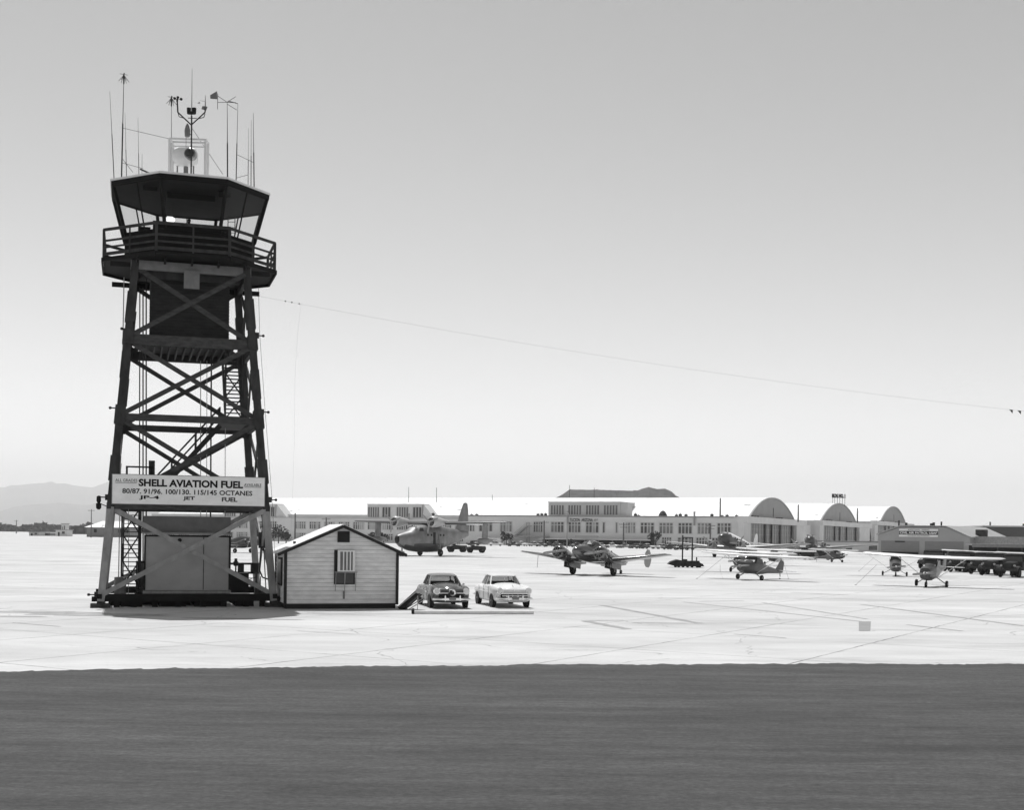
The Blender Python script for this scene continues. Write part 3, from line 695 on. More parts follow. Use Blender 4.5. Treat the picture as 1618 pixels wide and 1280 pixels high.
# person in the cab
def skin_fig(name, loc, rz, label):
    mesh = bpy.data.meshes.new(name)
    J = {'pel': (0, 0, .95, .15), 'bel': (0, 0, 1.12, .135), 'che': (0, 0, 1.32, .16), 'nk0': (0, 0, 1.47, .07), 'nk': (0, -.01, 1.54, .055), 'hd0': (0, -.02, 1.60, .08), 'hd': (0, -.02, 1.68, .095), 'hdt': (0, -.01, 1.76, .06),
         'shl': (-.19, 0, 1.42, .065), 'ell': (-.27, -.12, 1.18, .045), 'wrl': (-.2, -.36, 1.22, .032), 'hal': (-.18, -.45, 1.23, .036),
         'shr': (.19, 0, 1.42, .065), 'elr': (.27, -.08, 1.16, .045), 'wrr': (.2, -.33, 1.14, .032), 'har': (.18, -.41, 1.14, .036),
         'hpl': (-.1, 0, .88, .1), 'knl': (-.11, -.02, .48, .065), 'anl': (-.11, 0, .09, .042), 'tol': (-.12, -.15, .04, .04),
         'hpr': (.1, 0, .88, .1), 'knr': (.11, -.02, .48, .065), 'anr': (.11, 0, .09, .042), 'tor': (.12, -.15, .04, .04)}
    ks = list(J); E = [('pel','bel'),('bel','che'),('che','nk0'),('nk0','nk'),('nk','hd0'),('hd0','hd'),('hd','hdt'),('che','shl'),('shl','ell'),('ell','wrl'),('wrl','hal'),
                       ('che','shr'),('shr','elr'),('elr','wrr'),('wrr','har'),('pel','hpl'),('hpl','knl'),('knl','anl'),('anl','tol'),('pel','hpr'),('hpr','knr'),('knr','anr'),('anr','tor')]
    vs = [J[k][:3] for k in ks]; rs = [J[k][3] for k in ks]; es = [(ks.index(a), ks.index(b)) for a, b in E]
    for s, w, h in ((-1, 'wrl', 'hal'), (1, 'wrr', 'har')):      # five fingers on each hand
        hb = Vector(J[h][:3]); hi_ = ks.index(h)
        for i in range(5):
            f = Vector(((i-2)*.02, -.05-.01*(2-abs(i-2)), 0)) if i < 4 else Vector((-s*.05, -.02, .01))
            k = len(vs); vs += [tuple(hb+f*.8), tuple(hb+f*1.6+Vector((0, 0, -.02)))]; rs += [.010, .008]; es += [(hi_, k), (k, k+1)]
    mesh.from_pydata(vs, es, [])
    o = bpy.data.objects.new(name, mesh); C.objects.link(o)
    md = o.modifiers.new('skin', 'SKIN'); 
    for i, sv_ in enumerate(mesh.skin_vertices[0].data): sv_.radius = (rs[i], rs[i]*(.75 if i in (0, 1, 2) else 1))
    mesh.skin_vertices[0].data[0].use_root = True
    sb = o.modifiers.new('sub', 'SUBSURF'); sb.levels = sb.render_levels = 2
    dg = bpy.context.evaluated_depsgraph_get(); dg.update()
    me = bpy.data.meshes.new_from_object(o.evaluated_get(dg)); me.name = name; bpy.data.objects.remove(o)
    me.materials.clear(); me.materials.append(mat('dark_shirt', .05, .8)); me.shade_smooth()
    o = bpy.data.objects.new(name, me); C.objects.link(o); o.location = loc; o.rotation_euler.z = rz
    hair = MB().ball((0, .01, 1.73), .1, 12, (.95, 1.05, .8)); hair.build('hair', black, o, smooth=60)
    m = MB().ball((0, -.125, 1.66), .016, 6).ball((-.04, -.105, 1.69), .013, 6).ball((.04, -.105, 1.69), .013, 6); m.build('face', mat('skin', .3, .6), o)
    return tag(o, label, 'person')
pq = P(298.5, 372, 66.3); skin_fig('person', (pq.x, pq.y, 18.48), 0, 'person in dark clothes standing at the window inside the tower cab')

# long wire to the right, with three pennants
w0, w1 = P(400, 466, 64.2), P(1740, 662, 70)
pts = []
for i in range(41):
    t = i/40; p = w0.lerp(w1, t); p.z -= 4*t*(1-t)*.55; pts.append(p)
WR = thing('aerial_wire', 'long thin aerial wire sloping from the tower top down to the right edge', 'wire', (0, 0, 0))
MB().path(pts, .0042, 5).build('strand', midg, WR)
m = MB()
for t in (.035, .042, .05): p = w0.lerp(w1, t); m.ball(p+Vector((0, 0, -4*t*(1-t)*.55)), .04, 8)
m.build('insulator', dark, WR)
for lx, lab in ((1583, 'darkest pennant, leftmost on the long wire at the right edge'), (1597, 'grey pennant between two others on the long wire'), (1610, 'pennant nearest the right edge of the frame on the long wire')):
    t = (lx-400)/1340; p = w0.lerp(w1, t); p.z -= 4*t*(1-t)*.55
    pn = MB().prismy([(-.0, 0), (.2, -.02), (.19, -.22), (.1, -.1)], -.008, .008)
    tag(pn.build('pennant', black, loc=p), lab, 'pennant', 'pennants on the aerial wire')
GW = MB().path([P(408, 440, 64.5), P(410.5, 530, 64.3), P(419, 651, 64), P(430, 790, 63.6), P(434, 870, 63.4), P(436, 950, 63.3)], .010, 5)
tag(GW.build('guy_cable', dark), 'thin cable hanging down just right of the tower legs', 'cable')
DW = MB().path([w0.lerp(w1, .052)+Vector((0, 0, -.1))]+[P(px, py, 64.6) for px, py in ((469, 540), (466, 600), (465, 700), (462, 790), (459, 850))], .0028, 5)
tag(DW.build('drop_wire', midg), 'very thin drop wire hanging from the long wire above the shed', 'wire')

# ------------------------------------------------------------------ shed
SH = thing('shed', 'white clapboard gable shed with dark trim standing right of the tower', 'shed', (-11.06, 61.3, 0), R(17))
w, L, e, pk = 5.56, 3.9, 2.86, 4.10
trim = mat('dark_trim', .03, .6, var=.2)
m = MB(); bh = .205
def gz(x): return e+(pk-e)*(1-abs(x-w/2)/(w/2))
z = .28
while z < pk-.02:
    z1 = min(z+bh, pk-.01)
    def span(zz): 
        if zz <= e: return 0, w
        q = (zz-e)/(pk-e)*w/2; return q, w-q
    a0, b0 = span(z); a1, b1 = span(z1)
    for y, s in ((0, -1), (L, 1)):
        m.add([(a0, y+s*.03, z), (b0, y+s*.03, z), (b1, y+s*.004, z1), (a1, y+s*.004, z1), (a0, y, z), (b0, y, z)], [(0, 1, 2, 3), (0, 1, 5, 4)])
        m.use(1).box(a0, b0, min(y+s*.034, y), max(y+s*.034, y), z-.018, z-.001).use(0)  # dark strip painted as the shadow line under each board
    if z < e:
        z1 = min(z1, e)
        for x, s in ((0, -1), (w, 1)):
            m.add([(x+s*.03, 0, z), (x+s*.03, L, z), (x+s*.004, L, z1), (x+s*.004, 0, z1), (x, 0, z), (x, L, z)], [(0, 1, 2, 3), (0, 1, 5, 4)])
    z += bh
m.prismy([(0, .26), (w, .26), (w, e), (w/2, pk), (0, e)], 0.001, L-.001)
m.build('wall', [siding, mat('siding_shadow_line', .36, .9)], SH)
m = MB()
for x in (0, w):
    for y in (0, L): m.box(x-.07, x+.07, y-.07, y+.07, .2, e-.02)
m.build('corner_board', trim, SH)
roofm = mat('shed_roof_felt', .80, .8, var=.12, scale=2)
ov = .42; k = (pk-e)/(w/2); yo = .28
for s in (-1, 1):
    x0 = w/2; x1 = w/2+s*(w/2+ov); z0 = pk+.05; zz = pk+.05-k*(w/2+ov)
    mm = MB().add([(x0, -yo, z0), (x1, -yo, zz), (x1, L+yo, zz), (x0, L+yo, z0), (x0, -yo, z0+.05), (x1, -yo, zz+.05), (x1, L+yo, zz+.05), (x0, L+yo, z0+.05)],
                  [(0,1,2,3),(4,5,6,7),(0,1,5,4),(1,2,6,5),(2,3,7,6),(3,0,4,7)])
    rf = mm.build('roof', roofm, SH)
    MB().beam((x0, -yo-.03, z0-.055), (x1, -yo-.03, zz-.055), .05, .15).build('bargeboard', trim, rf)
MB().tube((.55, 1.0, 3.2), (.55, 1.0, 3.32), .07).build('roof_vent', dark, SH)
# louvre
cx = w/2+.05
lv = MB().box(cx-.27, cx+.27, -.06, -.03, 3.32, 3.82)
lv.build('gable_vent', black, SH); m = MB()
for i in range(6): m.beam((cx-.24, -.075, 3.38+i*.075), (cx+.24, -.075, 3.38+i*.075), .02, .028)
m.box(cx-.3, cx-.26, -.09, -.03, 3.3, 3.85).box(cx+.26, cx+.3, -.09, -.03, 3.3, 3.85).box(cx-.26, cx+.26, -.09, -.03, 3.3, 3.34).box(cx-.26, cx+.26, -.09, -.03, 3.81, 3.85)
m.build('louvre_slats', trim, bpy.data.objects['gable_vent'])
# window with open shutter screen above and a ledge
wx0, wx1 = 2.38, 3.42
WN = MB().box(wx0, wx1, -.07, -.031, 1.22, 2.92).build('window', trim, SH)
MB().box(wx0+.1, wx1-.08, -.09, -.072, 1.27, 1.78).build('pane', dgl, WN)
m = MB().box(wx0+.14, wx1-.03, -.26, -.2, 1.86, 1.92).box(wx0+.14, wx1-.03, -.26, -.2, 2.84, 2.92).box(wx0+.14, wx0+.26, -.258, -.202, 1.92, 2.84).box(wx1-.15, wx1-.03, -.258, -.202, 1.92, 2.84)
for i in range(3): m.box(wx0+.4+i*.17, wx0+.46+i*.17, -.25, -.21, 1.92, 2.84)
m.build('screen_frame', whitep, WN)
MB().box(wx0+.26, wx1-.15, -.2, -.18, 1.92, 2.84).build('screen', midg, WN)
m = MB().box(wx0+.02, wx1+.08, -.3, -.07, 1.80, 1.85)
for x in (wx0+.06, (wx0+wx1)/2, wx1+.02): m.beam((x, -.28, 1.8), (x, -.1, .9), .03)
m.box(wx0+.5, wx0+.54, -.1, -.09, 1.25, 1.8).build('ledge', pale, WN)
MB().box(wx0+.45, wx0+.55, -.05, -.03, .5, .9).build('outlet', midg, SH)
# left wall window
LWN = MB().box(-.08, -.031, 1.0, 2.6, 1.1, 2.5).build('window', trim, SH)
MB().box(-.1, -.085, 1.1, 2.5, 1.2, 2.4).build('pane', dgl, LWN)
MB().box(.05, w-.05, .1, L-.1, -.02, .26).box(-.03, w+.03, -.03, L+.03, .2, .26).build('skirt', trim, SH)

# inclined steps/chute at the shed's right corner
CH = thing('loading_chute', 'dark inclined chute with two round rollers leaning between the shed and the dark sedan', 'chute', (0, 0, 0))
a, b = P(634, 962, 62.3), P(664, 935, 62.0)
m = MB().beam(a, b, .6, .26); m.build('trough', black, CH)
MB().beam(a+Vector((-.1, -.32, .12)), b+Vector((0, -.32, .14)), .05, .05).build('edge_rail', steel, CH)
MB().beam(a+Vector((.35, -.3, -.05)), b+Vector((.3, -.3, -.35)), .04, .04).beam(a+Vector((.15, .3, -.05)), b+Vector((.2, .3, -.3)), .04, .04).beam(b+Vector((-.1, -.3, -.2)), (b.x-.1, b.y-.3, .02), .03).build('support_rail', steel, CH)
for px, py in ((661, 934), (667, 935.5)):
    q = P(px, py, 61.5); MB().lathe([(-.06, .06), (-.05, .13), (.2, .13), (.21, .06)], q, 'y', 12).build('roller', steel, CH, smooth=40)
# white pipe on ground
pa, pb = G(654, 967.5, .1), G(843, 968, .1)
LG = thing('barrier_pole', 'long white pole lying on the apron in front of the two parked cars', 'pole', (0, 0, 0))
MB().tube(pa, pb, .085, n=10).build('pole', mat('bleached_pole_paint', .7, .7, var=.2, scale=2), LG, smooth=40)
MB().lathe([(-.06, .1), (-.05, .14), (.06, .14), (.07, .1)], pa+Vector((-.05, 0, .04)), 'x', 12).build('end_cap', black, LG)

# ------------------------------------------------------------------ cars
def wheel(root, x, y, r, wd, tyre=rubber, hub=chrome, z=None, name='wheel', rimr=.45):
    z = r if z is None else z
    s = 1 if x >= 0 else -1
    t = MB().lathe([(-wd/2, r*.62), (-wd/2, r*.93), (-wd*.3, r), (wd*.3, r), (wd/2, r*.93), (wd/2, r*.62)], (x, y, z), 'x', 18)
    wo_ = t.build(name, tyre, root, smooth=40)
    MB().lathe([(-.02, r*.62), (0, r*.55), (s*.02, r*.3), (s*.05, r*.1), (s*.055, .01)] if s > 0 else [(.02, r*.62), (0, r*.55), (-.02, r*.3), (-.05, r*.1), (-.055, .01)], (x+s*wd/2*.8, y, z), 'x', 14).build('hubcap', hub, wo_, smooth=50)
    return wo_
def sedan(root, bodym, roofm_, style):
    s_l = -.952
    # length 5.0, width 1.86, nose at -y
    st = [(-2.42, .60, .36, .86), (-2.36, .84, .30, .94), (-2.15, .91, .26, 1.0), (-1.6, .94, .24, 1.04), (-.9, .94, .22, 1.06), (0, .95, .22, 1.06), (1.2, .95, .22, 1.06), (1.9, .93, .26, 1.04), (2.3, .86, .32, .96), (2.45, .64, .38, .84)]
    m = MB().body(st, 24, 4.6)
    if style == 'bullet':
        hd = [(-2.50, .10, .62, .78), (-2.44, .30, .56, .90), (-2.2, .46, .5, 1.06), (-1.6, .60, .5, 1.16), (-.9, .72, .6, 1.2)]
    else:
        hd = [(-2.44, .30, .6, .84), (-2.38, .50, .56, .93), (-2.1, .58, .5, 1.08), (-1.6, .66, .5, 1.15), (-.9, .74, .6, 1.19)]
    m.body(hd+[(-.7, .76, .6, 1.18)], 18, 2.6)
    m.body([(1.05, .76, .6, 1.16), (1.6, .72, .6, 1.12), (2.1, .6, .6, .98), (2.4, .4, .6, .84)], 18, 2.6)
    for s in (-1, 1):                       # front fender crowns
        m.body([(-2.42, .14, .66, .95, s*.72), (-2.2, .19, .6, 1.05, s*.74), (-1.6, .2, .6, 1.1, s*.74), (-.8, .14, .6, 1.1, s*.78), (.1, .05, .7, 1.06, s*.85)], 12, 2.4)
        m.body([(.5, .06, .6, .97, s*.86), (1.1, .17, .5, .99, s*.80), (1.8, .18, .5, 1.0, s*.78), (2.4, .12, .6, .9, s*.74)], 12, 2.4)
    m.build('body', bodym, root, smooth=50)
    # cabin
    g = MB(); z0, z1 = 1.08, 1.50
    lo_ = [(-.78, -.72), (.78, -.72), (.80, .4), (.70, 1.3), (-.70, 1.3), (-.80, .4)]
    hi2 = [(-.62, -.28), (.62, -.28), (.67, .3), (.57, .95), (-.57, .95), (-.67, .3)]
    g.loft([[(x, y, z0) for x, y in lo_], [(x, y, z1) for x, y in hi2]], cap=False)
    g.build('cabin_glass', glass('car_glass', .55), root)
    m = MB()
    for i in range(6): m.beam((lo_[i][0], lo_[i][1], z0), (hi2[i][0], hi2[i][1], z1), .06, .07)
    m.beam((-.8, .02, z0), (-.63, .02, z1), .06, .05).beam((.8, .02, z0), (.63, .02, z1), .06, .05)
    m.body([(-.38, .54, 1.47, 1.52), (-.2, .65, 1.46, 1.58), (.3, .70, 1.46, 1.63), (.8, .63, 1.46, 1.58), (1.08, .47, 1.44, 1.49)], 18, 2.6)
    m.build('roof', roofm_, root, smooth=50)
    m = MB().box(-.6, .6, -.1, .25, .9, 1.18).box(-.62, .62, .75, 1.0, .9, 1.2); m.build('seat', mat('dark_upholstery', .06, .8), root)
    MB().lathe([(-.01, .19), (.01, .19)], (.35, -.42, 1.12), 'y', 14).build('steering_wheel', black, root)
    for s in (-1, 1):
        h = MB().lathe([(-.07, .03), (-.05, .11), (0, .125), (.1, .125)], (s*.72, -2.47, .83), 'y', 14).build('headlight', mat('headlamp_glass', .7, .1, var=.05), root, smooth=50)
        MB().lathe([(-.03, .125), (-.03, .155), (.08, .165), (.08, .125)], (s*.72, -2.45, .83), 'y', 14, cap=False).build('bezel', chrome, h, smooth=50)
        wheel(root, s*.835, -1.55, .33, .18); wheel(root, s*.835, 1.45, .33, .18)
        # wheel arches
        for y in (-1.55, 1.45):
            ar = MB().lathe([(-.02, .36), (.0, .36)], (s*.937, y, .315), 'x', 20); ar.build('wheel_arch', black, root)
    for y in (-.95, .05, 1.02): MB().box(s_l-.006, s_l+.006, y-.012, y+.012, .36, 1.02).build('door_seam', black, root)
    for s in (-1, 1):
        MB().box(s*.958-.008, s*.958+.008, -1.0, 2.0, .74, .775).build('side_trim', chrome, root)
        MB().box(s*.955-.02, s*.955+.02, -.05, .0, .86, .89).box(s*.955-.02, s*.955+.02, .92, .98, .86, .89).build('door_handle', chrome, root)
    MB().box(-.012, .012, -.5, -.44, 1.1, 1.4).build('windshield_bar', chrome, root) if style != 'bullet' else None
    MB().box(-.16, .16, -2.74, -2.72, .42, .56).build('number_plate', midg, root)
    b = MB().body([(-2.66, .55, .40, .52), (-2.60, .90, .38, .54), (-2.52, .95, .38, .54)], 12, 3)
    b.box(-.9, -.75, -2.56, -2.3, .42, .5).box(.75, .9, -2.56, -2.3, .42, .5)
    for s in (-.36, .36): b.body([(-2.72, .035, .36, .66, s), (-2.64, .045, .34, .68, s), (-2.6, .04, .36, .66, s)], 8, 2.4)
    b.build('front_bumper', chrome, root, smooth=45)
    MB().body([(2.5, .9, .40, .54), (2.58, .92, .4, .54), (2.64, .5, .42, .52)], 12, 3).build('rear_bumper', chrome, root, smooth=45)
    if style == 'bullet':
        MB().body([(-2.57, .30, .50, .64), (-2.53, .60, .46, .70), (-2.35, .66, .44, .74)], 18, 3.4).build('grille', black, root, smooth=50)
        nb = MB().lathe([(-.1, .12), (-.12, .16), (-.06, .19), (.05, .19)], (0, -2.52, .76), 'y', 18).build('nose_ring', chrome, root, smooth=50)
        MB().lathe([(-.26, .012), (-.22, .05), (-.12, .09), (-.08, .1)], (0, -2.52, .76), 'y', 14).build('nose_cone', black, nb, smooth=50)
        MB().box(-.6, -.2, -2.58, -2.45, .735, .765).box(.2, .6, -2.58, -2.45, .735, .765).build('grille_bar', chrome, root)
        MB().tube((.86, -.55, 1.03), (.95, -.55, 1.08), .015).ball((.97, -.55, 1.1), .06).build('mirror', chrome, root)
    else:
        MB().body([(-2.56, .60, .50, .68), (-2.50, .68, .48, .70), (-2.3, .70, .48, .70)], 18, 5).build('grille', black, root, smooth=50)
        m = MB().beam((-.7, -2.56, .71), (.7, -2.56, .71), .05, .04).beam((-.66, -2.58, .60), (.66, -2.58, .60), .04, .03)
        for x in (-.42, -.14, .14, .42): m.box(x-.03, x+.03, -2.6, -2.5, .56, .64)
        m.build('grille_bar', chrome, root)
        MB().prismy([(-.09, .9), (.09, .9), (0, .84)], -2.46, -2.42).build('hood_badge', chrome, root)
        MB().tube((0, -2.2, 1.04), (0, -2.0, 1.1), .02).build('hood_ornament', chrome, root)
dk = mat('dark_sedan_paint', .10, .22, .1, var=.12, scale=2)
wt = mat('white_sedan_paint', .72, .25, var=.05, scale=2)
g1 = G(714, 962); g2 = G(805, 961)
SD = thing('sedan', 'dark sedan with bullet nose grille parked beside the shed', 'car', (g1.x-.62, g1.y+2.1, .016), R(14)); SD.scale = (1.05,)*3
sedan(SD, dk, mat('dark_sedan_roof', .2, .22, .1, var=.05), 'bullet')
SW = thing('sedan', 'white sedan with wide toothed grille parked right of the dark sedan', 'car', (g2.x-.42, g2.y+2.1, .016), R(15)); SW.scale = (1.05,)*3
sedan(SW, mat('pale_sedan_paint', .80, .25, var=.06, scale=2), wt, 'wide')

# simple far cars
def farcar(root, bm, rm):
    m = MB().body([(-2.45, .6, .4, .8), (-2.3, .9, .32, .92), (-1.3, .93, .3, 1.0), (1.3, .93, .3, 1.0), (2.3, .88, .36, .92), (2.45, .6, .45, .8)], 14, 3.2); m.build('body', bm, root, smooth=50)
    m = MB().body([(-1.0, .72, .92, 1.02), (-.3, .68, .92, 1.46), (.8, .66, .92, 1.46), (1.5, .6, .92, 1.02)], 12, 3.4); m.build('cabin_glass', dgl, root, smooth=40)
    MB().body([(-.5, .5, 1.40, 1.46), (-.2, .66, 1.42, 1.56), (.7, .64, 1.42, 1.56), (1.05, .5, 1.38, 1.44)], 12, 3).beam((-.7, .25, 1), (-.62, .25, 1.45), .08).beam((.7, .25, 1), (.62, .25, 1.45), .08).build('roof', rm, root, smooth=50)
    for s in (-.78, .78):
        for y in (-1.5, 1.5): wheel(root, s, y, .34, .2, hub=steel)
cmk = [('white', .75), ('pale grey', .45), ('dark', .05), ('mid grey', .2)]
protos = []
for nm, v in cmk:
    t = thing('parked_car', nm, 'car', (0, 300, 0), 0, 'cars parked along the terminal'); bm = mat('far_car_'+nm.replace(' ', '_'), v, .3, var=.05)
    farcar(t, bm, wt if nm == 'white' else bm); protos.append(t)
cars = [(783, 863, 0, 92, 'white long sedan parked side-on under the stairs of the terminal'),
        (824, 863, 0, 60, 'white car, left one of the pair left of the first canopy pole'), (845, 863.5, 1, 62, 'pale grey car, right one of the pair left of the first canopy pole'),
        (880, 864, 2, 50, 'dark car in the shade under the terminal canopy, left of the light pole'), (950, 866, 3, 60, 'grey car partly hidden behind the twin-engine aircraft cockpit'),
        (968, 866, 0, 70, 'white car parked just left of the central utility pole'), (988, 866.5, 3, 65, 'mid grey car parked right of the central utility pole'),
        (1005, 867, 2, 60, 'dark car between the utility pole and the white car by the bush'), (1024, 867.5, 0, 75, 'white car beside the bush at the end of the arcade'),
        (1048, 868, 1, 70, 'pale grey car right of the bush at the arcade end'), (1066, 868.5, 2, 60, 'dark car seen left of the tall gate posts'),
        (1086, 869, 0, 72, 'white roofed car seen between the tall gate posts'), (1103, 869.5, 3, 75, 'grey car parked right of the tall gate posts'),
        (700, 862.5, 3, 70, 'grey car behind the wing of the flying boat'), (560, 861, 0, 80, 'white car beyond the shed roof ridge on the right'), (470, 860, 1, 70, 'pale car in front of the terminal left of the shed roof')]
cars += [(868, 864.5, 2, 88, 'dark car side-on at the left end of the arcade'), (912, 865, 2, 80, 'dark car just right of the light pole'), (928, 865.5, 3, 70, 'grey car under the end of the wall lettering'),
         (940, 865.5, 2, 75, 'dark car left of the cockpit of the twin-tail aircraft'), (1014, 867.5, 2, 80, 'dark car just left of the bush at the arcade end'), (1058, 869, 2, 85, 'dark low car between two pale ones right of the bush'),
         (1077, 869.5, 2, 70, 'dark car touching the left gate post'), (1118, 870, 2, 80, 'dark car by the right-hand utility pole'), (812, 863.5, 2, 70, 'dark car at the foot of the outside stair'), (748, 862, 2, 80, 'dark car behind the wing float of the flying boat'), (856, 864, 3, 80, 'grey car beside the first utility pole')]
for px, py, ci, rz, lab in cars:
    place(protos[ci], G(px, py), R(rz), lab)

# ------------------------------------------------------------------ terminal and hangars
A0 = R(25); O = Vector((70.0, 378.0, 0))
ex, ey = Vector((math.cos(A0), -math.sin(A0), 0)), Vector((math.sin(A0), math.cos(A0), 0))
def fx(px, y=0, py=845):                  # local x on plane y for pixel column
    u, _ = uv(px, py); o = O+ey*y
    return (u*o.y-o.x)/(ex.x-u*ex.y)
def gy(px, x=0, py=845):                  # local y on plane x
    u, _ = uv(px, py); o = O+ex*x
    return (u*o.y-o.x)/(ey.x-u*ey.y)
def fz(px, py, y=0):
    x = fx(px, y, py); D = (O+ex*x+ey*y).y; return H-uv(px, py)[1]*D
stucco = mat('terminal_stucco', .62, .85, var=.12, scale=.12, stretch=(1, 1, 3))
stucco2 = mat('terminal_upper_stucco', .50, .85, var=.12, scale=.15)
lightst = mat('pale_concrete_wall', .62, .85, var=.1, scale=.2)
hroof = mat('hangar_roof_white', .80, .6, var=.05, scale=.08, stretch=(3, 1, 1))
_t = hroof.node_tree; _b = _t.nodes['Principled BSDF']; _src = _b.inputs['Base Color'].links[0].from_socket
_n = _t.nodes.new('ShaderNodeTexNoise'); _n.inputs['Scale'].default_value = .16; _n.inputs['Detail'].default_value = 8
_m = _t.nodes.new('ShaderNodeMapping'); _m.inputs['Scale'].default_value = (1, 1, 1.6); _m.inputs['Rotation'].default_value = (0, R(35), 0)
_r = _t.nodes.new('ShaderNodeMapRange'); [setattr(_r.inputs[i+1], 'default_value', k) for i, k in enumerate((.66, .72, 1, .35))]
_w = _t.nodes.new('ShaderNodeTexWave'); _w.inputs['Scale'].default_value = .06; _w.bands_direction = 'X'
_q = _t.nodes.new('ShaderNodeMapRange'); [setattr(_q.inputs[i+1], 'default_value', k) for i, k in enumerate((.93, 1, 1, .86))]
_x = _t.nodes.new('ShaderNodeMath'); _x.operation = 'MULTIPLY'; _y = _t.nodes.new('ShaderNodeMath'); _y.operation = 'MULTIPLY'
_tc = [k for k in _t.nodes if k.type == 'TEX_COORD'][0]
_t.links.new(_tc.outputs['Object'], _m.inputs[0]); _t.links.new(_m.outputs[0], _n.inputs[0]); _t.links.new(_n.outputs[0], _r.inputs[0]); _t.links.new(_tc.outputs['Object'], _w.inputs[0]); _t.links.new(_w.outputs[1], _q.inputs[0])
_t.links.new(_src, _x.inputs[0]); _t.links.new(_r.outputs[0], _x.inputs[1]); _t.links.new(_x.outputs[0], _y.inputs[0]); _t.links.new(_q.outputs[0], _y.inputs[1]); _t.links.new(_y.outputs[0], _b.inputs['Base Color'])
hend = mat('hangar_end_wall', .31, .8, var=.1, scale=.25)
TB = thing('terminal_building', 'long two-storey airport terminal with rows of windows along the foot of the hangar', 'building', O, -A0)
XL, XM = fx(232), fx(733)
MB().box(XL, XM, 0, 9, 0, 9.5).build('wall', lightst, TB)
MB().box(XM, -.5, -.6, 9, 0, 10.5).build('wall', stucco, TB)
MB().box(XL, XM, 2.5, 9.2, 9.5, 10.6).box(XM, -.5, -.75, -.6, 10.15, 10.65).box(XL, XM, -.12, 0, 9.1, 9.5).build('parapet', stucco2, TB)
MB().box(XM-.4, -3, -.9, -.62, 10.3, 10.5).build('parapet', midg, TB)
frm = mat('window_frame_paint', .5, .7, var=.1)
dg2 = mat('terminal_glass', .05, .2, var=.6, scale=.5); dg3 = mat('terminal_glass_blinds', .16, .4, var=.5, scale=.6); dg4 = mat('terminal_glass_shade', .34, .6, var=.3, scale=.6)
def win(x0, x1, z0, z1, n, y, parent=TB, tran=True, m=None):
    f = MB(); t = .18
    f.box(x0-t, x1+t, y-.1, y, z0-t, z0).box(x0-t, x1+t, y-.1, y, z1, z1+t)
    for i in range(n+1):
        x = x0+(x1-x0)*i/n; f.box(x-t*.8, x+t*.8, y-.1, y, z0, z1)
    if tran: f.box(x0, x1, y-.12, y-.02, z1-(z1-z0)*.28-.1, z1-(z1-z0)*.28+.1)
    w_ = f.build('window', frm, parent)
    p = MB()
    for i in range(n):
        p.use(random.choice((0, 0, 0, 1, 1, 2))); xa = x0+(x1-x0)*i/n; xb = x0+(x1-x0)*(i+1)/n
        p.box(xa+.12, xb-.12, y-.05, y-.01, z0+.02, z1-.02)
    p.build('pane', m or [dg2, dg3, dg4], w_)
for a, b, n in ((843,857.5,4),(870.5,891,4),(898,917.5,4),(925.5,946,4),(952,956,1),(972.5,976,1),(988,1004,4),(1012,1033.5,4),(1041.5,1063.5,4),(1071.5,1093.5,4),(1102,1124,4),(1133,1155,4),(790,809,4),(757,778,4),(738,750,3)):
    xa, xb = fx(a, -.6), fx(b, -.6); win(xa, xb, 5.3, 8.5, n, -.6, tran=n > 1)
for a in [x for x in range(236, 725, 23)]:
    if 430 < a < 445: continue
    xa, xb = fx(a), fx(a+17); win(xa, xb, 5.5, 7.9, 5, 0)
    win(xa, xb, 1.9, 3.9, 5, 0)
for a, b in ((1046, 1061), (1071, 1093), (1100, 1118), (1125, 1145)):
    win(fx(a, -.6), fx(b, -.6), 1.2, 4.0, 4, -.6)
# arcade (its shade painted as a black panel, with canopy) and doors
m = MB().box(fx(858, -.6), fx(1037, -.6), -.8, -.62, .1, 2.9); m.build('arcade_shade', black, TB)
m = MB().box(fx(858, -.6), fx(1037, -.6), -4.2, -.6, 2.95, 3.3); m.build('canopy', stucco2, TB)
m = MB()
for i in range(9):
    x = fx(860, -4)+(fx(1035, -4)-fx(860, -4))*i/8; MB().box(x-.1, x+.1, -4.1, -3.9, 0, 2.95).build('canopy_post', midg, TB)
m = MB().box(fx(812, -3), fx(864, -3), -5, -.6, 3.7, 4.0); m.build('canopy', pale, TB)
m = MB().box(fx(914, -3), fx(948, -3), -6, -4.2, 3.9, 4.2); m.build('canopy', pale, TB)
m = MB().box(fx(760, -2), fx(808, -2), -4.5, -.6, 0, 3.2); m.build('porch', stucco, TB)
for a, b in ((764, 770), (778, 784), (792, 799)): win(fx(a, -4.5), fx(b, -4.5), 1.0, 2.5, 2, -4.5, tran=False)
m = MB(); xa, xb = fx(813, -2), fx(838, -2)
for yy in (-2.6, -1.2): m.beam((xa, yy, 3.6), (xa+4.6, yy, 7.2), .1, .35).beam((xa, yy, 4.7), (xa+4.6, yy, 8.3), .08, .08)
for i in range(10): t = i/10; m.box(xa+4.6*t, xa+4.6*t+.4, -2.6, -1.2, 3.6+3.6*t, 3.66+3.6*t)
m.box(xa+4.6, xb, -2.8, -.6, 7.1, 7.25)
for x in (xa+4.6, (xa+4.6+xb)/2, xb): m.box(x-.07, x+.07, -2.75, -2.6, 0, 8.3)
m.beam((xa+4.6, -2.7, 8.3), (xb, -2.7, 8.3), .08); m.build('outside_stair', pale, TB)
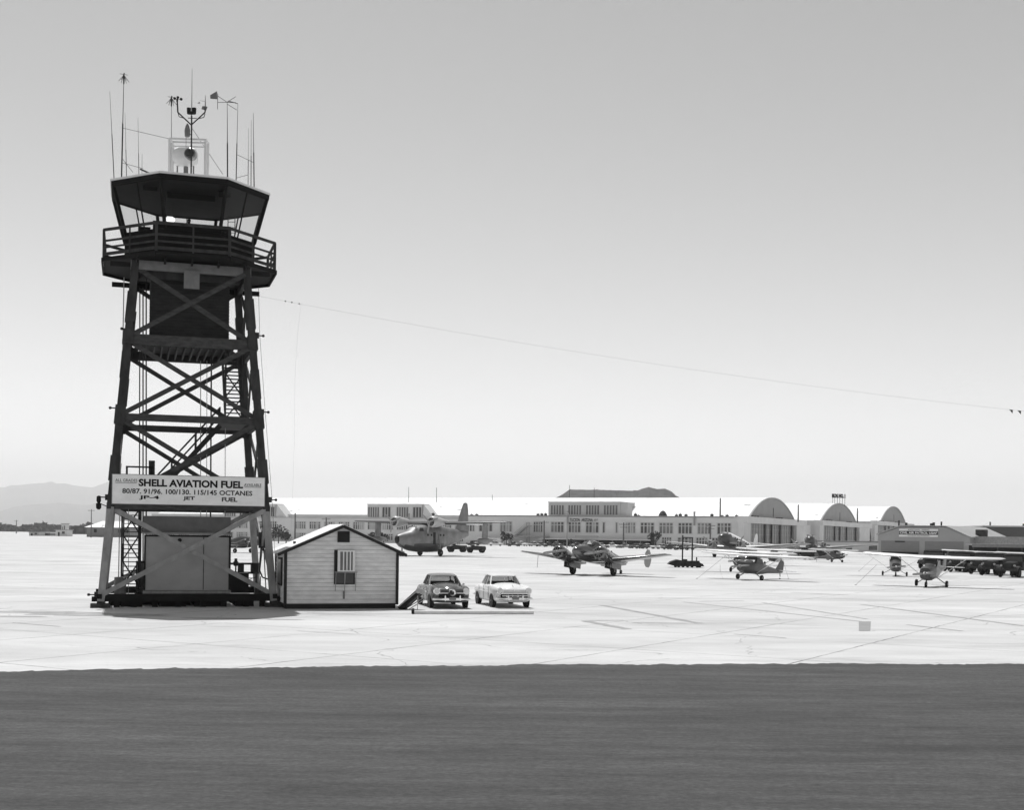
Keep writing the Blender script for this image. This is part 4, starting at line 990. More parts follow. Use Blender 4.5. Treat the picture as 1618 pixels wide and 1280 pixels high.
# penthouse blocks
def block(px0, px1, ztop, zb, yb, px2=None, mt=stucco2, wins=(), dk_=None):
    x0, x1 = fx(px0, yb), fx(px1, yb)
    dp = 5 if px2 else 14
    b = MB().box(x0, x1, yb, yb+dp, zb, ztop).box(x0-.2, x1+.2, yb-.2, yb+dp, ztop, ztop+.25)
    if px2:
        x2 = fx(px2, yb)
        b.prismy([(x1, zb), (x2, zb), (x2, zb+.5), (x1+.6, ztop)], yb+.3, yb+dp-.2)
    o = b.build('roof_block', mt, TB)
    for wa, wb, n, m_ in wins: 
        xa, xb = fx(wa, yb), fx(wb, yb); win(xa, xb, zb+.5, ztop-.9, n, yb, o, False, m_)
    return o
gb = [mat('block_glass_grey', .11, .3, var=.3, scale=.5)]
gd = [mat('block_glass_dark', .045, .3, var=.6, scale=.8)]
block(866, 979, 14.9, 10.5, 1.0, wins=[(869.5, 891, 5, gb), (897, 918.5, 5, gb), (925, 947, 5, gb), (953, 976, 5, gb)])
MB().box(fx(979, 1.4), fx(991, 1.4), 1.4, 6, 10.5, 14.85).build('roof_block', stucco2, TB)
block(580, 666, 14.1, 9.3, .4, 684, lightst, [(581, 599, 5, gb), (603.5, 617, 3, gd), (626, 645, 5, gb), (652, 666, 3, gd)])
block(352, 434, 14.1, 9.3, .4, 451, lightst, [(355, 372, 5, gb), (378, 390, 3, gd), (399, 414, 5, gb), (424, 434, 3, gd)])
text('TUCSON  ARIZONA', fx(900, -.6), fx(936.5, -.6), fz(918, 823.3, -.6)+.35, 1.05, black, TB, -.66, .03, 'wall_lettering')
text('2630 FT', fx(938, -.6), fx(945, -.6), fz(940, 823.2, -.6)+.4, .8, midg, TB, -.66, .02, 'wall_lettering')
# roof clutter on the annex
m = MB(); rr = random.Random(5)
for px in (849, 855, 861, 883, 898, 1003, 1008, 1068, 1074, 1083, 1124, 1140, 1148, 1163, 676, 683, 744, 752, 640):
    x = fx(px, 1); hh = rr.uniform(.4, .9); MB().box(x-.4, x+.4, 1, 1.8, 10.4, 10.5+hh).tube((x, 1.4, 10.5+hh), (x, 1.4, 10.8+hh), .12).build('roof_vent', dark, TB)
x = fx(1047, 2.5); MB().lathe([(0, 1.4), (.6, 1.3), (1.6, .7), (1.9, .1)], (x, 2.5, 10.5), 'z', 12).build('roof_ventilator', dark, TB, smooth=40)
for px, z0_, z1_ in ((1097, 9.8, 11.8), (896.5, 10, 11.9), (646, 9, 10.8)):
    x = fx(px, -.9); MB().tube((x, -1.0, z0_-2), (x, -1.0, z1_), .28, n=8).ball((x, -1.0, z1_), .34).build('vent_pipe', pale if px != 896.5 else pale, TB)

def barrel(name, label, y0, y1, x0, x1, zs, zr, ya, yb, lint, doorpx, lintz=None, sign=None):
    o = thing(name, label, 'hangar', O, -A0, 'arched hangars behind the terminal')
    n = 28; mid = (y0+y1)/2; hw = (y1-y0)/2
    def arc(k, off=0): t = -1+2*k/n; return (mid+t*(hw+off), zs+(zr-zs+off)*(1-abs(t)**2.1))
    m = MB(); o1 = []; o2 = []
    for k in range(n+1):
        y, z = arc(k, .5); o1.append((x0, y, z)); o2.append((x1, y, z))
    m.loft([o1, o2], cap=False, closed=False)
    m.build('roof', hroof, o, smooth=50)
    # end wall above lintel
    m = MB().prismx([(arc(k)[0], arc(k)[1]) for k in range(n+1)], x1-1.2, x1-.02)
    m.build('gable_wall', hend, o)
    m = MB(); 
    for k in range(n): 
        a, b = arc(k, .28), arc(k+1, .28); m.beam((x1, a[0], a[1]), (x1, b[0], b[1]), .5, .5)
    m.build('roof_edge', hend, o)
    # side walls
    MB().box(x0, x1-1.3, y0+.2, y0+.5, 0, zs).box(x0, x1-1.3, y1-.5, y1-.2, 0, zs).build('side_wall', lightst, o)
    # lintel and piers
    MB().box(x1-1.5, x1+1.6, ya, yb, zs-1.9, zs+.1).build('lintel', lightst, o)
    da, db = doorpx
    MB().box(x1-1.2, x1+.6, ya, da, 0, zs-1.9).build('pier', lightst, o); MB().box(x1-1.2, x1+.6, db, yb, 0, zs-1.9).build('pier', lightst, o)
    d = MB().box(x1-1.0, x1-.5, da, db, 0, zs-1.9); dd = d.build('hangar_door', [mat('hangar_door_glass', .11, .35, var=.5, scale=.3)], o)
    m = MB(); k = 18
    for i in range(k+1):
        y = da+(db-da)*i/k; m.box(x1-.5, x1-.38, y-.09, y+.09, 0, zs-1.9)
    for i in range(1, 5): z = (zs-1.9)*i/5; m.box(x1-.5, x1-.40, da, db, z-.07, z+.07)
    m.build('glazing_bars', mat('glazing_bar_paint', .33, .7), dd)
    for t in (.0, .33, .47, .66, .93): y = da+(db-da)*t; MB().box(x1-.4, x1-.05, y, y+.9+.5*(t == 0), 0, zs-1.92).build('door_gap', black, dd)
    MB().box(x1-.02, x1+.1, mid-.15, mid+.15, zs+.6, zs+(zr-zs)*.55).build('gable_slot', black, o)
    for t in (.12, .16, .2, .5, .54, .58): y = ya+(yb-ya)*t; MB().box(x1+.2, x1+.8, y, y+.6, zs+.1, zs+.5).build('flood_lamp', dark, o)
    return o, mid
h1 = barrel('aircraft_hangar', 'nearest and longest arched hangar with white barrel roof behind the terminal', gy(1184), gy(1254), fx(232), 0, 10.6, 17.0, gy(1172), gy(1268), 0, (gy(1183), gy(1256)))
h2 = barrel('aircraft_hangar', 'middle arched hangar with dark letters standing on its roof peak', gy(1297), gy(1352.5), -170, 0, 11.2, 18.4, gy(1293), gy(1372), 0, (gy(1299), gy(1356)))
h3 = barrel('aircraft_hangar', 'farthest arched hangar at the right, half hidden by the gabled civil air building', gy(1391), gy(1430.5), -170, 0, 13.0, 21.0, gy(1380), gy(1440), 0, (gy(1385), gy(1425)))
# annexes between hangars
for (a, b, xx, zt, lab) in ((1268, 1293, -3, 9.4, 'pale flat-roofed annex between the first and the middle arched hangars'), (1372, 1388, -2, 10.0, 'pale flat-roofed annex between the middle and the farthest arched hangars')):
    o = thing('hangar_annex', lab, 'building', O, -A0)
    MB().box(-140, xx, gy(a), gy(b), 0, zt).box(-20, xx-6, gy(a)+3, gy(b)-3, zt, zt+1.3).build('wall', lightst, o)
    m = MB(); 
    for t in (.2, .45, .75): y = gy(a)+(gy(b)-gy(a))*t; m.box(xx-.02, xx+.1, y, y+1.6, 1.5, zt*.55); 
    m.build('window', dg2, o)
    MB().box(xx-.02, xx+.12, gy(a)+(gy(b)-gy(a))*.35, gy(a)+(gy(b)-gy(a))*.4, 0, zt).build('downpipe', dark, o)
# letters on the middle hangar
LT = thing('roof_letters', 'row of tall black letters on a stand on the middle hangar peak', 'sign', O+ex*(-.5)+ey*(h2[1])+Vector((0, 0, 19.4)), -A0+R(50))
m = MB(); D2_ = (O+ey*h2[1]).y; s_ = D2_/F
text('BLDG NO. 1', -13*s_, 13*s_, 1.9, 1.55, black, LT, 0, .05, 'letters')
lt = bpy.data.objects['letters']; sm = lt.modifiers.new('sol', 'SOLIDIFY'); sm.thickness = .3
for x in (-12, -8, -3, 2, 7, 12): m.tube((x*s_, 0, -.8 if abs(x) < 9 else -1.6), (x*s_, 0, 1.9), .08, n=5)
m.beam((-13*s_, 0, 1.85), (13*s_, 0, 1.85), .15); m.build('stand', dark, LT)
# chimneys / masts by hangars
def mastat(px, yt, yb, name, lab, cat, wpx, xloc, cross=False, Y=None, group=None, mt=None):
    if Y is None: q = O+ex*fx(px, xloc)+ey*xloc; Y = q.y
    t, b = P(px, yt, Y), P(px, yb, Y)
    bz = b.z if xloc is not None and Y is None else b.z
    o = thing(name, lab, cat, (t.x, Y, max(0, b.z)), 0, group)
    hgt = t.z-max(0, b.z); r = wpx/F*Y/2
    MB().tube((0, 0, -.3), (0, 0, hgt), r*1.05, r*.75, n=8).build('post', mt or wood, o)
    if cross:
        for i, (zz, ww) in enumerate(((hgt-.6, 1.5), (hgt-1.5, 1.2))[:cross]):
            MB().beam((-ww, -r, zz), (ww, -r, zz), .12, .16).build('crossarm', mt or wood, o)
        m = MB()
        for x in (-1.4, -.8, .8, 1.4): m.tube((x, -r, hgt-.55), (x, -r, hgt-.3), .06)
        m.build('insulator', pale, o)
    return o
mastat(1138.3, 784.5, 817, 'flue_stack', 'tall thin flue on the terminal roof left of the first hangar arch', 'flue', 2.6, 3)
mastat(1261.5, 795, 821, 'flue_stack', 'thin flue between the first and middle arched hangars', 'flue', 2.4, 40, Y=O.y+55)
mastat(1355, 801, 823, 'flue_stack', 'thin flue right beside the middle hangar arch', 'flue', 2.4, 40, Y=O.y+115)
gp_ = 'utility poles in front of the terminal'
for px, yt, yb, Y, cr, lab in ((860, 823, 863, 372, 1, 'utility pole in front of the terminal left of the wall lettering'), (985.5, 826, 866, 365, 2, 'central utility pole right of the wall lettering'),
                           (1122.5, 828, 868, 350, 2, 'utility pole left of the parked transport aircraft nose'), (466.5, 811, 858, 400, 0, 'plain pole above the left slope of the shed roof'), (515.5, 818, 858, 400, 1, 'short pole just left of the shed roof peak'),
                           (622.5, 804, 858, 390, 0, 'pole rising beside the left engine of the flying boat'), (1324, 835, 858, 420, 1, 'utility pole before the middle hangar door')):
    Y = min(Y+140, G(px, yb).y); v = H/Y*F+PY0+(px-809)*ROLL
    mastat(px, yt, v, 'utility_pole', lab, 'pole', 2.6, None, cr, Y, gp_)
b = mastat(896.5, 812, 866, 'light_pole', 'slim pale light pole with lamp in front of the terminal lettering', 'light pole', 1.8, None, 0, G(896.5, 866).y, mt=pale)
MB().ball((0, 0, P(896.5, 812, G(896.5, 866).y).z), .5).build('lamp_head', pale, b)
# masts on the roofs
for px, yt, yb, lab in ((646, 767, 790, 'hair-thin mast above the left part of the hangar roof'), (690, 768, 790, 'hair-thin mast above the hangar roof over the flying boat'), (778, 779, 798, 'short thin mast on the hangar roof right of the tail fin'),
                        (900, 764, 793, 'thin mast at the left of the terminal roof block'), (939, 768, 792, 'tallest thin mast on the terminal roof block')):
    mastat(px, yt, yb, 'roof_mast', lab, 'mast', .9, None, 0, 440, 'thin masts on the terminal roofs', dark)
for i, (px, py, hg, wd_, lab) in enumerate(((440, 859, 5.2, 5.5, 'bushy dark tree left of the shed roof corner'), (452, 859.5, 4.2, 4, 'small bush in front of the terminal beside the shed roof'), (408, 858.5, 5, 4.5, 'dark tree seen between the right legs of the tower'),
        (800, 862, 4.6, 4.2, 'round dark tree beside the terminal porch'), (1034, 867, 4.8, 4.6, 'dark bush tree at the right end of the arcade'), (592, 860.5, 4.0, 4.4, 'dark tree behind the shed roof on the right'), (606, 861, 3.2, 3.6, 'low bush left of the flying boat nose'), (900, 864, 2.4, 2.6, 'low shrub at the light pole under the canopy'))):
    tree(px, py, hg, wd_, lab, i+11)

# low building before middle hangar
LB = thing('low_building', 'low grey flat-roofed building in front of the middle arched hangar', 'building', (0, 0, 0))
Yb = 330; p0, p1 = P(1291, 860, Yb+12), P(1388, 860, Yb)
d = (p1-p0); d.z = 0; Ll = d.length; ang = math.atan2(d.y, d.x); LB.location = (p0.x, p0.y, 0); LB.rotation_euler.z = ang
zt = P(1340, 857, Yb+6).z
MB().box(0, Ll, 0, 14, 0, zt).build('wall', stucco2, LB); MB().box(-.3, Ll+.3, -.5, 14.3, zt, zt+.3).build('roof', midg, LB)
for a, b in ((.1, .22), (.48, .58), (.85, .98)): MB().box(Ll*a, Ll*b, -.06, -.01, zt*.3, zt*.72).build('window', dg2, LB)

# civil air building
CA = thing('gabled_hangar', 'grey gabled hangar with two wide doors and a black and white sign', 'hangar', (0, 0, 0))
Yc = 300; p0, p1 = P(1388, 850, Yc+6), P(1532, 850, Yc-6)
d = (p1-p0); d.z = 0; Lc = d.length; ang = math.atan2(d.y, d.x); CA.location = (p0.x, p0.y, 0); CA.rotation_euler.z = ang
ze = P(1388, 845, Yc+6).z; zp = P(1460, 833, Yc).z; ze2 = P(1532, 850, Yc-6).z
k1, k2 = Lc*.25, Lc*.75
hangw = mat('gabled_hangar_wall', .33, .8, var=.1, scale=.3)
MB().prismy([(0, 0), (Lc, 0), (Lc, ze2), (k2, zp-.05), (k1, zp), (0, ze)], 0, 38).build('wall', hangw, CA)
m = MB()
for (xa, za), (xb, zb) in (((-.4, ze-.1), (k1, zp+.1)), ((k1, zp+.1), (k2, zp+.05)), ((k2, zp+.05), (Lc+.4, ze2-.1))):
    m.add([(xa, -.4, za+.05), (xb, -.4, zb+.05), (xb, 38.4, zb+.05), (xa, 38.4, za+.05), (xa, -.4, za+.3), (xb, -.4, zb+.3), (xb, 38.4, zb+.3), (xa, 38.4, za+.3)], [(0,1,2,3),(4,5,6,7),(0,1,5,4),(1,2,6,5),(2,3,7,6),(3,0,4,7)])
m.build('roof', mat('weathered_roof_sheet', .34, .6, var=.15, scale=.4), CA)
zd = P(1430, 855, Yc).z
for a, b in ((.03, .46), (.52, .94)):
    dr = MB().box(Lc*a, Lc*b, -.05, -.01, 0, zd).build('door', mat('hangar_door_slats', .20, .6, var=.12, scale=.6, stretch=(1, 1, 8)), CA)
    m = MB()
    for i in range(9): m.box(Lc*a, Lc*b, -.07, -.055, zd*i/9+.02, zd*i/9+.07)
    m.build('door_ribs', midg, dr)
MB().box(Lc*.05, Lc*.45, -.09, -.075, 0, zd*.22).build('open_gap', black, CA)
for a, b, zf in ((.19, .30, .92), (.66, .78, .05)):
    MB().box(Lc*a, Lc*b, -.1, -.08, zd*(zf-.02), zd*(zf+.07)).build('door_window', black, CA)
SB = MB().box(Lc*.235, Lc*.665, -.22, -.1, zd+1.0, zd+2.95).build('sign_board', whitep, CA)
MB().box(Lc*.236, Lc*.664, -.24, -.225, zd+1.5, zd+2.4).build('sign_band', black, SB)
text('CIVIL AIR PATROL USAF', Lc*.245, Lc*.655, zd+1.68, .56, whitep, SB, -.25, .03)
text('ARIZONA  WING', Lc*.33, Lc*.57, zd+2.5, .34, midg, SB, -.25, .02)
text('TUCSON SQUADRON', Lc*.33, Lc*.57, zd+1.06, .34, midg, SB, -.25, .02)
m = MB()
for px, hh in ((1415, 1.2), (1427, .7), (1467, .6), (1471, .8), (1483, 1.0)):
    x = (px-1388)/144*Lc; m.tube((x, 3, zp), (x, 3, zp+.35+hh), .3 if hh < 1 else .2)
m.build('roof_vent', dark, CA)
SE = MB().box(Lc+.02, Lc+12, 4, 30, 0, P(1545, 848, Yc).z).build('side_wing', pale, CA)
MB().box(Lc*.96, Lc*.96+2.4, 9, 11, ze2+.3, ze2+2.0).build('cooling_box', dark, CA)
# right dark buildings
RBd = thing('brick_warehouse', 'dark flat-roofed building at the right edge behind the trucks', 'building', (0, 0, 0))
Yr = 340; p0 = P(1553, 850, Yr); zt = P(1553, 832.5, Yr).z; RBd.location = (p0.x, Yr, 0); RBd.rotation_euler.z = R(-8)
MB().box(0, 60, 0, 30, 0, zt).build('wall', mat('dark_brick', .085, .85, var=.2, scale=1, stretch=(1, 1, 3)), RBd)
MB().box(-.2, 60.2, -.2, 30.2, zt, zt+.35).build('coping', stucco2, RBd)
for a in (4, 9, 15, 22): MB().box(a, a+2.2, -.08, -.01, 2.4, 4.8).build('window', black, RBd)
MB().tube((3, 5, zt), (3, 5, zt+1.4), .2).box(12, 14, 5, 7, zt+.35, zt+1).build('roof_vent', dark, RBd)
LSb = thing('open_shed', 'long low open-fronted shed with pale flat roof right of the gabled hangar', 'shed', (0, 0, 0))
Ys = 265; p0 = P(1536, 862, Ys); zt = P(1540, 861.5, Ys).z; LSb.location = (p0.x, Ys, 0); LSb.rotation_euler.z = R(-14)
MB().box(0, 45, 0, 12, zt-.1, zt+.25).box(0, 45, -.1, 0, zt-.45, zt+.25).build('roof', midg, LSb)
MB().box(.2, 45, 8, 8.3, 0, zt-.1).build('back_wall', black, LSb)
for i in range(10): MB().box(.2+i*4.8, .45+i*4.8, .2, .45, 0, zt-.12).build('post', dark, LSb)

# ------------------------------------------------------------------ left side structures
WH = thing('white_roof_barn', 'low dark building with white gabled roof seen left of the tower base', 'building', (0, 0, 0))
Yw = 600; p0, p1 = P(137, 840, Yw), P(215, 840, Yw+10); WH.location = (p0.x, Yw, 0)
Lw = (p1-p0).x; zw = P(150, 833.5, Yw).z; zr_ = P(160, 823.5, Yw+8).z
MB().box(0, Lw, 0, 16, 0, zw).build('wall', midg, WH)
MB().add([(-1, -1, zw), (Lw+1, -1, zw), (Lw-4, 8, zr_), (5, 8, zr_), (-1, 17, zw), (Lw+1, 17, zw)], [(0,1,2,3),(3,2,5,4),(0,3,4),(1,5,2),(0,4,5,1)]).build('roof', hroof, WH)
for a in (3.5, 9, 15, 19): MB().box(a, a+1.3, -.1, -.01, 2.2, 3.9).build('window', black, WH)
for px, yt, lab in ((144.5, 805, 'utility pole in front of the white-roofed barn at left'), (26, 822, 'pole standing before the scrub near the left edge')):
    Y = 560 if px > 100 else 900
    mastat(px, yt, H/Y*F+PY0+(px-809)*ROLL, 'utility_pole', lab, 'pole', 1.7, None, 1, Y, 'utility poles far left')
def shack(px0, px1, yt, Y, lab, mt, rm, dep=8):
    a, b = P(px0, 840, Y), P(px1, 840, Y); zt = P(px0, yt, Y).z; Ln = b.x-a.x
    o = thing('hut', lab, 'hut', (a.x, Y, 0), 0, 'huts at the far left edge of the apron')
    MB().box(0, Ln, 0, dep, 0, zt).build('wall', mt, o); MB().box(-.5, Ln+.5, -.8, dep+.5, zt, zt+.35).build('roof', rm, o)
    MB().box(Ln*.2, Ln*.35, -.1, -.01, 0, zt*.7).build('door', black, o); MB().box(Ln*.55, Ln*.8, -.1, -.01, zt*.4, zt*.8).build('window', dgl, o)
shack(46, 62, 841, 640, 'leftmost low grey hut beyond the apron', stucco2, midg)
shack(63, 79, 842.5, 650, 'low mottled hut, second from the left beyond the apron', midg, stucco2)
shack(88, 106, 838, 640, 'hut with a pale flat roof beyond the apron near the barn', stucco, pale)
shack(112, 135, 832, 900, 'far dark hut left of the white-roofed barn', dark, dark)
shack(97, 104, 828, 1100, 'small tower-like dark hut against the scrub', stucco2, dark)

# ------------------------------------------------------------------ aircraft
def prop(root, c, r, blades, ang, m=dullalu, hubr=.14, spin=.3):
    o = MB().lathe([(-spin, .02), (-spin*.6, hubr*.7), (0, hubr), (.08, hubr)], c, 'y', 12)
    h = o.build('propeller', steel, root, smooth=50)
    b = MB()
    for k in range(blades):
        a = ang+math.tau*k/blades; d = Vector((math.cos(a), 0, math.sin(a))); s = Vector((-d.z, 0, d.x)); C0 = Vector(c)+Vector((0, -.05, 0)); rings = []
        for t, wv, th in ((.05, .05, .05), (.3, .085, .035), (.6, .09, .02), (.9, .07, .012), (1.0, .02, .008)):
            q = C0+d*r*t; wv *= r; tw_ = .45*(1-t)
            e1 = (s*math.cos(tw_)+Vector((0, 1, 0))*math.sin(tw_))*wv; e2 = (Vector((0, 1, 0))*math.cos(tw_)-s*math.sin(tw_))*th
            rings.append([q-e1, q+e2, q+e1, q-e2])
        b.loft(rings)
    b.build('blades', m, h, smooth=40)
lp_top = mat('light_plane_paint', .72, .3, .1, var=.06); lp_dark = mat('light_plane_dark', .05, .35, var=.2)
lp_mid = mat('light_plane_silver', .07, .3, .15, var=.5)
def highwing(root, tricycle, sc=1.0):
    m = MB()
    zb = .55
    st = [(-1.75, .22, zb+.28, zb+.62), (-1.70, .42, zb+.06, zb+.84), (-1.3, .52, zb-.05, zb+.96), (-.75, .57, zb-.08, zb+1.0), (-.4, .58, zb-.04, zb+1.15)]
    m.body(st, 16, 2.8)
    m.build('cowling', lp_dark, root, smooth=50)
    m = MB().body([(-.42, .54, zb, zb+1.0), (0, .55, zb, zb+1.45), (.9, .54, zb+.02, zb+1.47), (1.6, .42, zb+.12, zb+1.15), (2.6, .28, zb+.32, zb+1.0), (4.3, .12, zb+.55, zb+.90), (5.3, .03, zb+.68, zb+.86)], 16, 2.8)
    m.build('fuselage', lp_mid, root, smooth=50)
    m = MB().add([(-.5, -.5, zb+.98), (.5, -.5, zb+.98), (.5, .0, zb+1.46), (-.5, .0, zb+1.46)], [(0,1,2,3)]); m.build('windshield', dgl, root)
    for s in (-1, 1):
        MB().add([(s*.56, -.2, zb+.95), (s*.57, .95, zb+.95), (s*.55, .8, zb+1.36), (s*.555, 0.05, zb+1.38)], [(0,1,2,3)]).build('side_window', dgl, root)
        w_ = MB().wing([(0, -.28, 1.62, zb+1.56, .24), (s*2.6, -.28, 1.62, zb+1.60, .24), (s*5.2, -.02, 1.12, zb+1.68, .16), (s*5.48, .15, .8, zb+1.70, .05)]).build('wing', lp_top, root, smooth=40)
        MB().beam((s*.52, .15, zb+.1), (s*2.65, .2, zb+1.52), .1, .035).build('wing_strut', lp_top, root)
        MB().wing([(0, 4.35, .9, zb+.82, .06), (s*1.45, 4.55, .6, zb+.82, .05), (s*1.62, 4.7, .35, zb+.82, .02)]).build('tailplane', lp_top, root, smooth=40)
        yw = .55 if tricycle else -.1
        MB().beam((s*.4, yw, zb+.12), (s*1.12, yw, .24), .12, .05).build('gear_leg', midg, root)
        wheel(root, s*1.18, yw, .24, .16, hub=steel)
    MB().fin([(zb+.75, 3.9, 1.5, .08, 0), (zb+1.2, 4.35, 1.1, .07, 0), (zb+1.6, 4.6, .85, .04, 0), (zb+1.78, 4.85, .45, .02, 0)]).build('fin', lp_mid, root, smooth=40)
    prop(root, (0, -1.80, zb+.45), .95, 2, R(7))
    if tricycle:
        MB().beam((0, -1.1, zb+.1), (0, -1.25, .22), .09).build('gear_leg', midg, root); wheel(root, .001, -1.25, .21, .14, hub=steel)
    else:
        MB().beam((0, 4.9, zb+.7), (0, 5.0, zb+.30), .06).build('gear_leg', midg, root)
        wheel(root, .001, 5.0, .09, .07, hub=steel, z=.65)
TDc = thing('light_aircraft', 'x', 'aircraft', (0, 200, 0), 0, 'high-wing light aircraft tied down on the apron', rx=-R(7.5)); highwing(TDc, False)
TRc = thing('light_aircraft', 'x', 'aircraft', (0, 200, 0), 0, 'high-wing light aircraft tied down on the apron'); highwing(TRc, True)
def onl(px, py, dy=0): g = G(px, py); return (g.x, g.y+dy, .012)
place(TDc, onl(1185, 917), R(-42), 'nearest tailwheel light aircraft with dark nose, just left of the picture centre of the row', 1.03)
place(TDc, onl(1172, 905), R(-30), 'light aircraft whose wing shows right behind the nearest tailwheel plane', 1.04)
place(TDc, onl(1222, 894), R(-24), 'light aircraft farthest back behind the nearest tailwheel plane, under the transport nose', 1.0)
place(TDc, onl(1322, 889), R(28), 'light aircraft turned to the right standing before the low grey building', .92)
place(TRc, onl(1469, 928), R(-30), 'nearest nosewheel light aircraft, alone in front at the right', .93).scale = (1.0, 1.15, 1.12)
place(TRc, onl(1414, 911), R(-14), 'light aircraft with high wing left of and behind the nosewheel plane', 1.0)
place(TRc, onl(1552, 897), R(-12), 'light aircraft whose wing runs above the row of dark trucks', 1.0)
place(TRc, onl(1648, 905), R(-10), 'light aircraft at the right edge with only a wing in frame', 1.0)
for o in S.collection.objects:
    if o.name.split('.')[0] == 'light_aircraft': o.rotation_euler.y = R(1.6)
# tie-down ropes
for k, (a, za, b, lab) in enumerate((((1147, 878), 112, (1101, 915), 'rope from the left wing strut of the nearest tailwheel plane'), ((1138, 893), 113, (1138, 902), 'short rope under the left wing of the nearest tailwheel plane'),
        ((1237, 885), 118, (1246, 915), 'rope under the right wing of the nearest tailwheel plane'), ((1385, 893), 100, (1352, 925), 'long slack rope left of the nosewheel plane'), ((1380, 882), 130, (1357, 903), 'rope from the wing tip of the plane behind the nosewheel plane'))):
    g_ = G(*b); tag(MB().tube(P(*a, za), g_, .012, n=5).lathe([(0, .09), (.04, .09)], g_, 'z', 8).build('tie_down_rope', midg), lab, 'rope', 'tie-down ropes')

def engine(root, x, y0, z, r, ln, m=alu, blades=2, pr=1.25, ang=0, tail=1.6):
    n = MB().lathe([(0, r*.72), (.04, r*.86), (.2, r*.97), (.6, r), (ln*.6, r*.96), (ln, r*.8), (ln+tail, r*.2)], (x, y0, z), 'y', 20).build('engine_nacelle', m, root, smooth=50)
    MB().lathe([(-.005, r*.70), (-.012, r*.2)], (x, y0, z), 'y', 20).build('cowl_opening', black, n)
    e = MB().lathe([(-.3, .05), (-.25, r*.2), (0, r*.28)], (x, y0, z), 'y', 12)
    for k in range(9):
        a = math.tau*k/9; e.tube((x+r*.25*math.cos(a), y0-.04, z+r*.25*math.sin(a)), (x+r*.62*math.cos(a), y0-.04, z+r*.62*math.sin(a)), r*.07, n=6)
    e.build('engine', midg, n, smooth=50)
    prop(root, (x, y0-.32, z), pr, blades, ang, hubr=.11)
# twin-tail twin-engine
bcol = mat('mirror_like_aluminium', .17, .16, .75, var=.55, scale=1.4, stretch=(1, .5, 3))
BT = thing('twin_engine_aircraft', 'polished twin-engine aircraft with twin tail fins parked in mid apron', 'aircraft', (0, 0, 0), R(-32), rx=-R(7))
g = G(924, 909); BT.location = (g.x+.75, g.y, .012); BT.scale = (1.11,)*3
m = MB().body([(-3.55, .08, 1.62, 1.82), (-3.4, .28, 1.40, 2.0), (-3.0, .48, 1.2, 2.18), (-2.3, .62, 1.05, 2.34), (-1.6, .68, 1.0, 2.46), (-.9, .7, .98, 2.9), (-.3, .7, .98, 2.98), (1.0, .68, 1.0, 2.75), (2.5, .55, 1.15, 2.45), (4.5, .32, 1.45, 2.2), (6.3, .1, 1.72, 2.0)], 22, 2.2)
m.build('fuselage', bcol, BT, smooth=55)
m = MB()
m.add([(-.52, -1.52, 2.47), (-.04, -1.58, 2.52), (-.04, -1.02, 2.88), (-.42, -.98, 2.8)], [(0,1,2,3)]).add([(.52, -1.52, 2.47), (.04, -1.58, 2.52), (.04, -1.02, 2.88), (.42, -.98, 2.8)], [(0,1,2,3)])
for s in (-1, 1): m.add([(s*.56, -1.4, 2.46), (s*.68, -.3, 2.46), (s*.62, -.3, 2.74), (s*.5, -.9, 2.76)], [(0,1,2,3)])
m.build('windshield', dgl, BT)
for s in (-1, 1):
    for y in (.3, 1.1, 1.9): MB().lathe([(0, .2), (s*.02, .2)], (s*.705 if y < 1 else s*.66, y, 2.15), 'x', 12).build('side_window', dgl, BT)
    MB().wing([(0, -1.6, 3.2, 1.25, .5), (s*2.3, -1.55, 2.7, 1.28, .45), (s*6.9, -.75, 1.2, 1.85, .16), (s*7.25, -.4, .7, 1.88, .05)]).build('wing', bcol, BT, smooth=40)
    engine(BT, s*1.98, -2.95, 1.62, .60, 1.3, blades=2, pr=1.2, ang=R(8), m=bcol)
    MB().body([(-1.7, .5, 1.0, 1.9, s*1.98), (-.6, .5, .85, 1.75, s*1.98), (.9, .36, .9, 1.5, s*1.98), (2.2, .08, 1.15, 1.35, s*1.98)], 14, 2.3).build('nacelle_fairing', bcol, BT, smooth=50)
    MB().beam((s*1.98-.22, -.75, 1.1), (s*1.98-.2, -.15, .45), .09).beam((s*1.98+.22, -.75, 1.1), (s*1.98+.2, -.15, .45), .09).build('gear_leg', steel, BT)
    MB().box(s*1.98-.36, s*1.98-.33, -1.0, .7, .55, 1.0).box(s*1.98+.33, s*1.98+.36, -1.0, .7, .55, 1.0).build('gear_door', bcol, BT)
    wheel(BT, s*1.98, 0, .40, .26, hub=steel)
    MB().wing([(0, 5.3, 1.1, 2.02, .14), (s*2.2, 5.45, .9, 2.02, .10)]).build('tailplane', bcol, BT, smooth=40)
    MB().fin([(1.35, 5.6, .6, .03, s*2.25), (1.6, 5.3, 1.2, .1, s*2.25), (2.1, 5.15, 1.5, .12, s*2.25), (2.6, 5.35, 1.15, .1, s*2.25), (2.95, 5.7, .5, .03, s*2.25)]).build('fin', dullalu, BT, smooth=40)
MB().beam((0, 5.0, 1.6), (0, 5.2, .95), .1).build('gear_leg', steel, BT); wheel(BT, .001, 5.25, .17, .13, hub=steel, z=.82)
MB().tube((-5.6, 0, 1.6), (-5.6, 0, .5), .02).build('pitot_mast', steel, BT)

